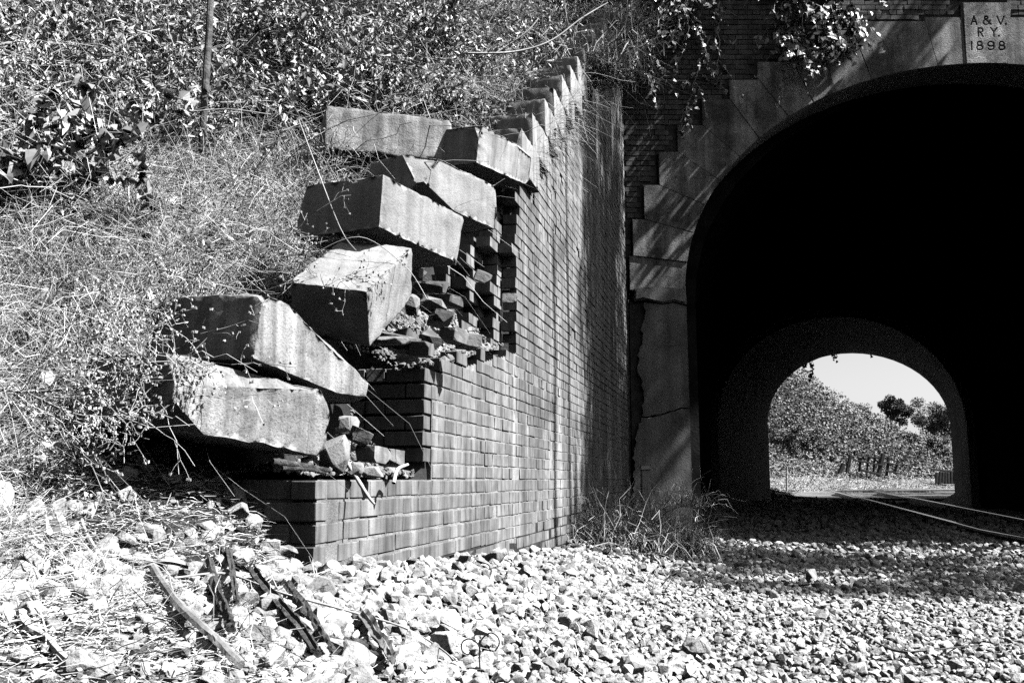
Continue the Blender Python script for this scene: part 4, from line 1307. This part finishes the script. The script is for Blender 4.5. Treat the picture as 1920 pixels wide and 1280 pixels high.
# slope of mortar dust and dirt on the ledges
M['rubble'] = mat('rubble', .40, .80, 16, .95, 1.0, 55, stain=[(7, .55, .5)], bdist=.03)
def rub(s_, d_):
    zl = np.where(s_ < 1.2, .02, .54 + .2 * (s_ - 1.2))
    zb_ = np.interp(s_, [0, .4, 1.15, 1.25, 2.3, 3.0], [.05, .12, .62, 1.0, 1.42, 1.75])
    t = np.clip((-d_ - .10) / .62, 0, 1)
    return zl + t ** 1.15 * (zb_ - zl) + .035 * vnoise(s_ * 9, d_ * 9, 61) * (t > .05) + .015 * vnoise(s_ * 25, d_ * 25, 62)
for nm, sa, sb in (('rubble_slope', .02, 1.17), ('rubble_slope', 1.33, 2.95)):
    S_, D_ = np.meshgrid(np.arange(sa, sb, .025), np.arange(-.04, -.76, -.025))
    X_, Y_ = xy(S_, D_); V = np.stack([X_, Y_, rub(S_, D_)], -1)
    nx = S_.shape[1]; i = (np.arange(S_.shape[0] - 1) * nx)[:, None] + np.arange(nx - 1)[None]
    tag(ob(nm, mesh_np(nm, V.reshape(-1, 3), np.stack([i, i + 1, i + nx + 1, i + nx], -1).reshape(-1, 4), M['rubble'], True)), kind='structure')
# crumbs
n = 9000
ss_ = rng.uniform(.0, 2.95, n); dd_ = rng.uniform(-.75, -.03, n)
x, y = xy(ss_, dd_); z = rub(ss_, dd_) + np.abs(rng.normal(0, .008, n))
ang = rng.uniform(.004, .016, n) * np.where(rng.random(n) < .10, 2.4, 1)
pr = []
var = rng.integers(0, len(SV), n)
for v in range(len(SV)):
    k = np.nonzero(var == v)[0]; Vb, Fb = SV[v]
    A = np.einsum('nij,vj->nvi', rot_mats(len(k)), Vb) * ang[k][:, None, None] + np.stack([x, y, z], 1)[k][:, None]
    pr.append((A.reshape(-1, 3), (Fb[None] + (np.arange(len(k)) * len(Vb))[:, None, None]).reshape(-1, 3)))
o = ob('mortar_rubble', mesh_np('mortar_rubble', *cat_mesh(pr), M['mortar']))
tag(o, 'crumbled mortar and brick dust lying on the broken ledges', 'rubble', kind='stuff')

# ------------------------------------------------------------------ dead wood in the foreground
def lift(p, h): return np.array([p[0], p[1], p[2] + h])
def log(label, pp, r0, r1, m_, seed, up=.04, name='rotten_log', cat='log', group='dead wood lying on the gravel', rough=.17, sides=14):
    pts = [lift(hit(*p), up) for p in pp]
    e = np.array(pts); base = e[0].copy()
    n = 44; t = np.linspace(0, len(e) - 1, n)
    P = spline(e, n) - base
    P[:, 2] = np.polyval(np.polyfit(t, P[:, 2], 2), t)
    r = np.random.default_rng(seed)
    P += np.stack([np.convolve(r.normal(0, r0 * .25, n + 8), np.ones(9) / 9, 'valid') for _ in range(3)], 1)
    rad = np.linspace(r0, r1, n)
    V, F = tubes(P[None], rad[None], sides)
    # long ridges of bark and torn places
    rg = 1 + rough * 2.2 * r.normal(0, 1, sides)
    W_ = V.reshape(n, sides, 3) - P[:, None]
    lg = np.stack([np.convolve(r.normal(0, 1, n + 2), np.ones(3) / 3, 'valid') for _ in range(sides)], 1)
    V = (P[:, None] + W_ * (rg[None, :, None] + rough * 1.8 * lg[..., None])).reshape(-1, 3)
    nv = len(V); V = np.concatenate([V, P[:1], P[-1:]])
    caps = [[nv, (i + 1) % sides, i] for i in range(sides)] + [[nv + 1, (n - 1) * sides + i, (n - 1) * sides + (i + 1) % sides] for i in range(sides)]
    bm = bmesh.new()
    vs = [bm.verts.new(v) for v in V]
    for f in F: bm.faces.new([vs[i] for i in f])
    for f in caps: bm.faces.new([vs[i] for i in f])
    bmesh.ops.recalc_face_normals(bm, faces=bm.faces[:])
    o = bm_ob(name, bm, M[m_], None); o.location = base
    tag(o, label, cat, group)
log('dark rotten log lying highest, in the middle of the foreground gravel', [(474, 1098), (520, 1160), (560, 1210), (592, 1258)], .015, .010, 'rotten', 1, .045)
log('second dark rotten log close beside the highest one', [(540, 1135), (575, 1180), (600, 1225), (618, 1258)], .011, .008, 'rotten', 2, .045)
log('short dark rotten log left of the pair', [(392, 1085), (410, 1150), (428, 1200), (434, 1222)], .013, .008, 'rotten', 3, .045)
log('dark splinter of bark leaning on the short rotten log', [(428, 1060), (436, 1110), (442, 1165)], .009, .006, 'rotten', 4, .045)
log('dark chip of bark at the top of the dead wood', [(410, 1062), (445, 1090), (470, 1100)], .009, .006, 'rotten', 5, .045)
log('pale split log lying at the bottom centre', [(678, 1185), (700, 1220), (722, 1255), (735, 1278)], .016, .012, 'pale_bark', 6, .05, rough=.12)
log('weathered log half hidden in the gravel left of the pale one', [(600, 1238), (660, 1240), (700, 1250)], .017, .012, 'rotten', 7, .035)
log('stick running from the dead leaf down to the bottom edge', [(285, 1095), (325, 1155), (375, 1215), (415, 1255), (450, 1285)], .0105, .009, 'pale_bark', 8, .04, 'dead_stick', 'stick', 'sticks on the ground', .06, 7)
log('pale stick curving down the litter at the lower left', [(40, 1170), (48, 1195), (85, 1220), (115, 1255), (150, 1282)], .009, .007, 'twig', 9, .015, 'dead_stick', 'stick', 'sticks on the ground', .06, 7)
log('pale stick at the left edge of the litter', [(20, 1115), (32, 1150), (50, 1182)], .009, .007, 'twig', 10, .012, 'dead_stick', 'stick', 'sticks on the ground', .06, 7)
log('thin straight stick leaning down the slope in the litter', [(152, 985), (175, 1035), (205, 1065), (240, 1082)], .006, .005, 'twig', 11, .012, 'dead_stick', 'stick', 'sticks on the ground', .06, 6)
log('dark stick parallel to the pale one on the slope', [(185, 1003), (215, 1040), (240, 1070)], .006, .004, 'bark', 12, .012, 'dead_stick', 'stick', 'sticks on the ground', .06, 6)
log('very long thin twig lying right across the foreground stones', [(325, 1125), (420, 1105), (520, 1140), (640, 1180), (760, 1215), (850, 1265)], .0032, .002, 'twig', 13, .045, 'dead_stick', 'stick', 'sticks on the ground', .03, 6)
log('thin twig bowed upward on the gravel at the right', [(1590, 1175), (1620, 1200), (1675, 1232), (1735, 1234), (1835, 1222)], .006, .0035, 'bark', 14, .025, 'dead_stick', 'stick', 'sticks on the ground', .05, 6)
log('short dark stick in the shaded gravel, mid right', [(1552, 1137), (1580, 1130), (1598, 1124)], .014, .009, 'rotten', 15, .02, 'dead_stick', 'stick', 'sticks on the ground', .1, 7)
# splintered board on the brick ledge
def free_log(label, pts, r0, r1, m_, seed, name, cat, group, flat=.5):
    o = pole(name, label, cat, pts, r0, r1, m_, 8, r0 * .06, group, seed)
    return o
free_log('splintered dark board end lying on the brick ledge under the lowest block', [at(512, 866, 3.3), at(560, 872, 3.35), at(618, 882, 3.45)], .016, .008, 'rotten', 31, 'rotten_board', 'board', 'dead wood on the brick ledge')
free_log('thinner splinter lying along the splintered board', [at(530, 878, 3.25), at(580, 880, 3.3), at(608, 886, 3.35)], .009, .005, 'rotten', 32, 'rotten_board', 'board', 'dead wood on the brick ledge')
free_log('dry root hanging down over the brick face', [at(652, 868, 3.75), at(668, 895, 3.72), at(690, 930, 3.7), at(702, 945, 3.7)], .010, .005, 'twig', 33, 'dry_root', 'root', 'dead wood on the brick ledge')
free_log('pale curled root lying on the ledge before the broken wall end', [at(738, 905, 4.0), at(745, 880, 4.05), at(765, 870, 4.1)], .009, .006, 'twig', 34, 'dry_root', 'root', 'dead wood on the brick ledge')
# curled wire
w0 = hit(898, 1278)
def wire_pts():
    c = []
    u = np.array([1, 0, 0.]); v = np.array([0, 0, 1.]); k = .062 / 70
    for px, py in [(903, 1285), (900, 1255), (899, 1225), (902, 1200), (918, 1186), (932, 1192), (936, 1206), (928, 1220)]: c.append(at(px, py, w0[1]))
    d_ = []
    for px, py in [(901, 1222), (895, 1205), (880, 1197), (867, 1203), (866, 1218), (876, 1226), (884, 1222)]: d_.append(at(px, py, w0[1] - .01))
    return np.array(c), np.array(d_)
c1, c2 = wire_pts()
e = empty('curled_wire', c1[0], 0, 'rusty wire curled into two loops sticking out of the gravel', 'wire')
for P in (c1, c2):
    ob('wire_strand', mesh_np('wire_strand', *tubes(spline(P)[None] - c1[0], np.full((1, 40), .0019), 6), M['wire'], True), e)

# litter on the slope at the lower left: straw, leaf scraps, twigs
n = 60000
x = rng.uniform(-2.4, .3, n); y = rng.uniform(1.1, 4.2, n); s_, d_ = sd(x, y); z = ground_z(x, y); px, py = px_of(x, y, z)
kp = (s_ < .0) & (d_ < .6 - .3 * s_) & (px > -80) & (py < 1330) & (rng.random(n) < np.where(d_ > .05 - .40 * s_, .14, .95))
g0 = np.stack([x, y, z + .004], 1)[kp]; K = len(g0)
Pt = sprigs(g0, np.stack([rng.normal(.3, 1, K), rng.normal(-.3, .8, K), np.abs(rng.normal(.12, .2, K))], 1), rng.uniform(.02, .10, K), 4, .1, .04)
V1, F1 = ribbons(Pt, rng.uniform(.0005, .0015, (K, 1)) * np.array([[.7, 1, .9, .4]]))
o = ob('straw_litter', mesh_np('straw_litter', V1, F1, M['grass']))
tag(o, 'straw and stem litter strewn over the dirt slope', 'litter', kind='stuff')
kk = rng.random(K) < .36
p = g0[kk]; K2 = len(p)
ll = rng.uniform(.007, .022, K2)
o = ob('leaf_litter', mesh_np('leaf_litter', *leaf_mesh(p + np.array([0, 0, .006]), rng.normal(0, 1, (K2, 3)) * np.array([1, 1, .25]), ll, ll * .32, .4, up=np.array([.2, -.2, 1.0])), M['dry_leaf']))
tag(o, 'dead leaf scraps lying over the dirt slope', 'litter', kind='stuff')
# one large curled dead leaf
c = hit(300, 1092); c[2] += .035
t = np.linspace(0, 1, 14)
Pl = np.stack([-.05 + .13 * t, -.01 * t, .015 * np.sin(t * 3)], 1)
wv = .017 * np.sin(np.pi * np.clip(t * .93 + .07, 0, 1)) ** .7 + .001
Vl = np.concatenate([Pl + np.stack([0 * t, wv, .012 * t + .006], 1), Pl, Pl + np.stack([0 * t, -wv, .01 + 0 * t], 1)])
Fl = [[a + i, a + i + 1, b + i + 1, b + i] for a, b in ((0, 14), (14, 28)) for i in range(13)]
o = ob('curled_leaf', mesh_np('curled_leaf', Vl, Fl, M['dry_leaf'], True), None, c)
tag(o, 'large dry curled leaf lying at the head of the long stick', 'leaf')

# ------------------------------------------------------------------ beyond the tunnel
sel = TL[:, 1] > 29
T2 = TL[sel]
NO = np.array([1.6, 2.4, 3.2, 4.2, 5.5, 7, 9, 12, 16, 22, 30])
HO = np.array([-.58, -.54, -.42, -.15, .35, 1.0, 2.0, 3.6, 5.6, 8.0, 9.0])
def far_pt(u, o_):
    """u: index along the track, o_: metres outward (left) of it"""
    x = np.interp(u, np.arange(len(T2)), T2[:, 0]); y = np.interp(u, np.arange(len(T2)), T2[:, 1]); h = np.interp(u, np.arange(len(T2)), T2[:, 2])
    f = np.interp(u / (len(T2) - 1), [0, .25, .5, .75, 1], [1.15, 1.0, .6, .36, .36])
    z0 = np.interp(o_, NO, HO)
    z = np.where(z0 > 0, z0 * f, z0) + .12 * vnoise((x + o_) * .9, y * .9, 41) * (o_ > 3.5)
    return np.stack([x - o_ * np.cos(h), y + o_ * np.sin(h), z], -1)
U, O = np.meshgrid(np.linspace(0, len(T2) - 1, 70), np.concatenate([np.linspace(-6, 1.5, 6), NO]))
V = far_pt(U, O)
nx = U.shape[1]
i = (np.arange(U.shape[0] - 1) * nx)[:, None] + np.arange(nx - 1)[None]
tag(ob('far_bank', mesh_np('far_bank', V.reshape(-1, 3), np.stack([i, i + 1, i + nx + 1, i + nx], -1).reshape(-1, 4), M['far_soil'] if 'far_soil' in M else M['gravel_bed'], True)), kind='structure')
nl = 190000
u = rng.uniform(0, len(T2) - 1, nl); o_ = 5.0 + rng.random(nl) ** 1.3 * 22
p = far_pt(u, o_)
bush = np.clip(vnoise(p[:, 0] * 1.6, p[:, 1] * 1.6, 51) + .15, 0, 1)
p[:, 2] += rng.random(nl) * bush * 1.6 * np.clip((o_ - 4.5) / 3, 0, 1)
ls = rng.uniform(.06, .15, nl)
o = ob('creeper_cover', mesh_np('creeper_cover', *leaf_mesh(p, rng.normal(0, 1, (nl, 3)) + np.array([.2, -.3, -.3]), ls, ls * .42, .3, up=np.array([.6, -.5, .7])), M['far_leaf']))
tag(o, 'leafy creeper smothering the far bank beyond the tunnel', 'creeper', kind='stuff')
ng = 16000
u = rng.uniform(0, len(T2) - 1, ng); o_ = rng.uniform(2.6, 6.5, ng)
p = far_pt(u, o_); K = ng
Pt = sprigs(p, np.stack([rng.normal(.2, .5, K), rng.normal(-.2, .5, K), np.abs(rng.normal(.8, .3, K))], 1), rng.uniform(.15, .5, K), 4, .6, .02)
o = ob('far_grass', mesh_np('far_grass', *ribbons(Pt, rng.uniform(.006, .014, (K, 1)) * np.array([[1, .8, .6, .2]])), M['grass']))
tag(o, 'sunlit dry grass on the lower slope beyond the tunnel', 'grass', kind='stuff')
def fh(x, y):
    return (np.clip(6.4 - .60 * (x - 18.5), -3, 14) + 3) * smooth(50, 61, y) - 3 + .3 * vnoise(x * .9, y * .9, 71)
sheet('far_hill', np.linspace(0, 34, 40), np.linspace(50, 75, 26), fh, M['bank_soil'])
nl = 60000
hx = rng.uniform(8, 32, nl); hy = rng.uniform(52, 66, nl); hz = fh(hx, hy) + rng.random(nl) * .9 * np.clip(vnoise(hx * 1.5, hy * 1.5, 72) + .5, .1, 1)
ls = rng.uniform(.08, .18, nl)
tag(ob('hillside_wood', mesh_np('hillside_wood', *leaf_mesh(np.stack([hx, hy, hz], 1), rng.normal(0, 1, (nl, 3)) + np.array([.2, -.3, -.3]), ls, ls * .42, .3, up=np.array([.6, -.5, .7])), M['far_leaf'])), 'low woodland covering the far hillside on the left', 'woodland', kind='stuff')
def far_at(px, py, o0=2, y0=31):
    """meets the far bank along a view ray"""
    r = ray(px, py); r /= r[1]
    best = None
    U_, O_ = np.meshgrid(np.linspace(0, len(T2) - 1, 160), np.linspace(2, 26, 120))
    q_ = far_pt(U_, O_).reshape(-1, 3)
    e_ = (q_[:, 0] / q_[:, 1] - r[0]) ** 2 + (q_[:, 2] / q_[:, 1] - r[2]) ** 2 + 1e-6 * q_[:, 1]
    return q_[np.argmin(e_)]
c = far_at(1678, 795); tree('far_tree', 'lone dark tree on the skyline seen through the tunnel', c - np.array([0, 0, .3]), (795 - 714) / 1780 * c[1] + .3, .8 * c[1] / 55, 7000, .13, 900, 'tree_leaf', .05, .1, 'trees beyond the tunnel', clumps=22)
c = far_at(1745, 815); tree('far_tree', 'rounded tree at the right of the far view, left one of the pair', c - np.array([0, 0, .3]), (815 - 772) / 1780 * c[1] + .3, 1.2 * c[1] / 55, 7000, .13, 901, 'far_leaf', .0, .06, 'trees beyond the tunnel', clumps=20)
c = far_at(1790, 820); tree('far_tree', 'rounded tree at the right end of the far view beside the tunnel edge', c - np.array([0, 0, .3]), (820 - 765) / 1780 * c[1] + .3, 1.3 * c[1] / 55, 7000, .13, 902, 'far_leaf', .0, .06, 'trees beyond the tunnel', clumps=20)
for i, (px, py, top, lab) in enumerate([(1610, 815, 765, 'tall loose bush under the skyline, left of the lone tree'), (1570, 840, 795, 'dark bush on the hillside near the far arch'), (1520, 860, 815, 'bright bush low on the hillside at the left of the far view'),
                                        (1650, 855, 815, 'dark bush above the broken fence'), (1700, 865, 822, 'leaning bush right of the broken fence'), (1480, 865, 815, 'bush at the left edge of the far arch'), (1765, 872, 832, 'bush above the timber crib')]):
    c = far_at(px, py); hh = (py - top) / 1780 * c[1] + .1
    tree('far_bush', lab, c - np.array([0, 0, .2]), hh, hh * .6, 5200, .10, 920 + i, 'far_leaf', .0, .03, 'bushes beyond the tunnel', clumps=18)
# trees off to the right beyond the exit that shade the track
for i, (x, y, h_) in enumerate([(20.5, 33.5, 9), (22.5, 38, 10), (25, 42, 10)]):
    tree('exit_tree', 'tree right of the track just beyond the far arch, outside the view', (x, y, -.6), h_, 2.4, 2600, .25, 940 + i, 'tree_leaf', .3, .14, 'trees right of the far track')
# broken timber fence
fb = far_at(1620, 890)
fe = empty('broken_fence', fb, 0, 'broken leaning timber fence on the bank beyond the tunnel', 'fence')
def beam(name, parent, a, b, w, m_='dark_wood'):
    a, b = np.array(a), np.array(b); d = b - a; L = np.linalg.norm(d)
    bm = bmesh.new(); bmesh.ops.create_cube(bm, size=1)
    for v in bm.verts: v.co = Vector((v.co.x * w, v.co.y * w * .7, v.co.z * L))
    bmesh.ops.bevel(bm, geom=bm.edges[:], offset=w * .08, segments=1, affect='EDGES')
    o = bm_ob(name, bm, M[m_], parent)
    o.location = (a + b) / 2 - np.array(parent.location)
    o.rotation_euler = Vector(d).to_track_quat('Z', 'Y').to_euler()
FY = fb[1] - 1.2
for a, b, w in [((1572, 892), (1582, 868), .26), ((1588, 885), (1595, 852), .22), ((1647, 893), (1656, 850), .26), ((1662, 892), (1667, 856), .16), ((1677, 888), (1684, 862), .14), ((1611, 884), (1614, 858), .14), ((1625, 886), (1629, 852), .12), ((1637, 888), (1641, 852), .12)]:
    beam('fence_post', fe, at(*a, FY), at(*b, FY), w)
for a, b, w in [((1600, 862), (1655, 872), .12), ((1612, 880), (1650, 890), .16), ((1604, 853), (1650, 858), .08), ((1660, 866), (1690, 872), .08), ((1660, 882), (1690, 888), .12)]:
    beam('fence_rail', fe, at(*a, FY - .1), at(*b, FY - .1), w)
cb = far_at(1775, 905)
ce = empty('timber_crib', cb, 0, 'row of dark upright timbers holding the bank at the right of the far view', 'retaining wall')
CY = cb[1] - .6
for k, px in enumerate(np.linspace(1756, 1812, 11)):
    beam('timber', ce, at(px, 907, CY), at(px + random.uniform(-1, 1), 884 + .04 * (px - 1756) + random.uniform(-2, 2), CY), .16)
beam('top_timber', ce, at(1745, 879, CY + .15), at(1815, 887, CY + .15), .14)
# white post
wp = at(1475, 916, 34)
pole('white_post', 'thin white post standing beside the track just beyond the far arch', 'post', [at(1475, 920, 34), at(1475, 874, 34)], .035, .035, 'post', 10)
# creepers hanging from the far arch
for i, (px, py, len_, lab) in enumerate([(1521, 676, 34, 'longest creeper string hanging in the left of the far arch'), (1508, 684, 12, 'short creeper tip hanging left of the longest string'), (1566, 662, 10, 'tiny creeper tip at the upper left of the far arch'), (1630, 658, 6, 'tiny creeper tip at the crown of the far arch'), (1762, 706, 10, 'short creeper tip at the right of the far arch'), (1772, 718, 30, 'creeper string hanging at the right edge of the far arch')]):
    a = at(px, py - 5, 30.8); b = at(px, py + len_, 30.8)
    e = empty('hanging_creeper', a, 0, lab, 'vine', 'creepers hanging from the far arch')
    P = np.linspace(a, b, 8) - a + rng.normal(0, .03, (8, 3))
    ob('stem', mesh_np('stem', *tubes(P[None], np.full((1, 8), .008), 4), M['bark']), e)
    p, tg, t = along(P[None], max(8, int(len_ * 1.2)))
    ob('foliage', mesh_np('foliage', *broad_leaf_mesh(p + rng.normal(0, .05, p.shape), rng.normal(0, .5, p.shape) + np.array([0, 0, -.8]), rng.uniform(.06, .11, len(p)), np.array([0, -1.0, .2])), M['vine_leaf']), e)
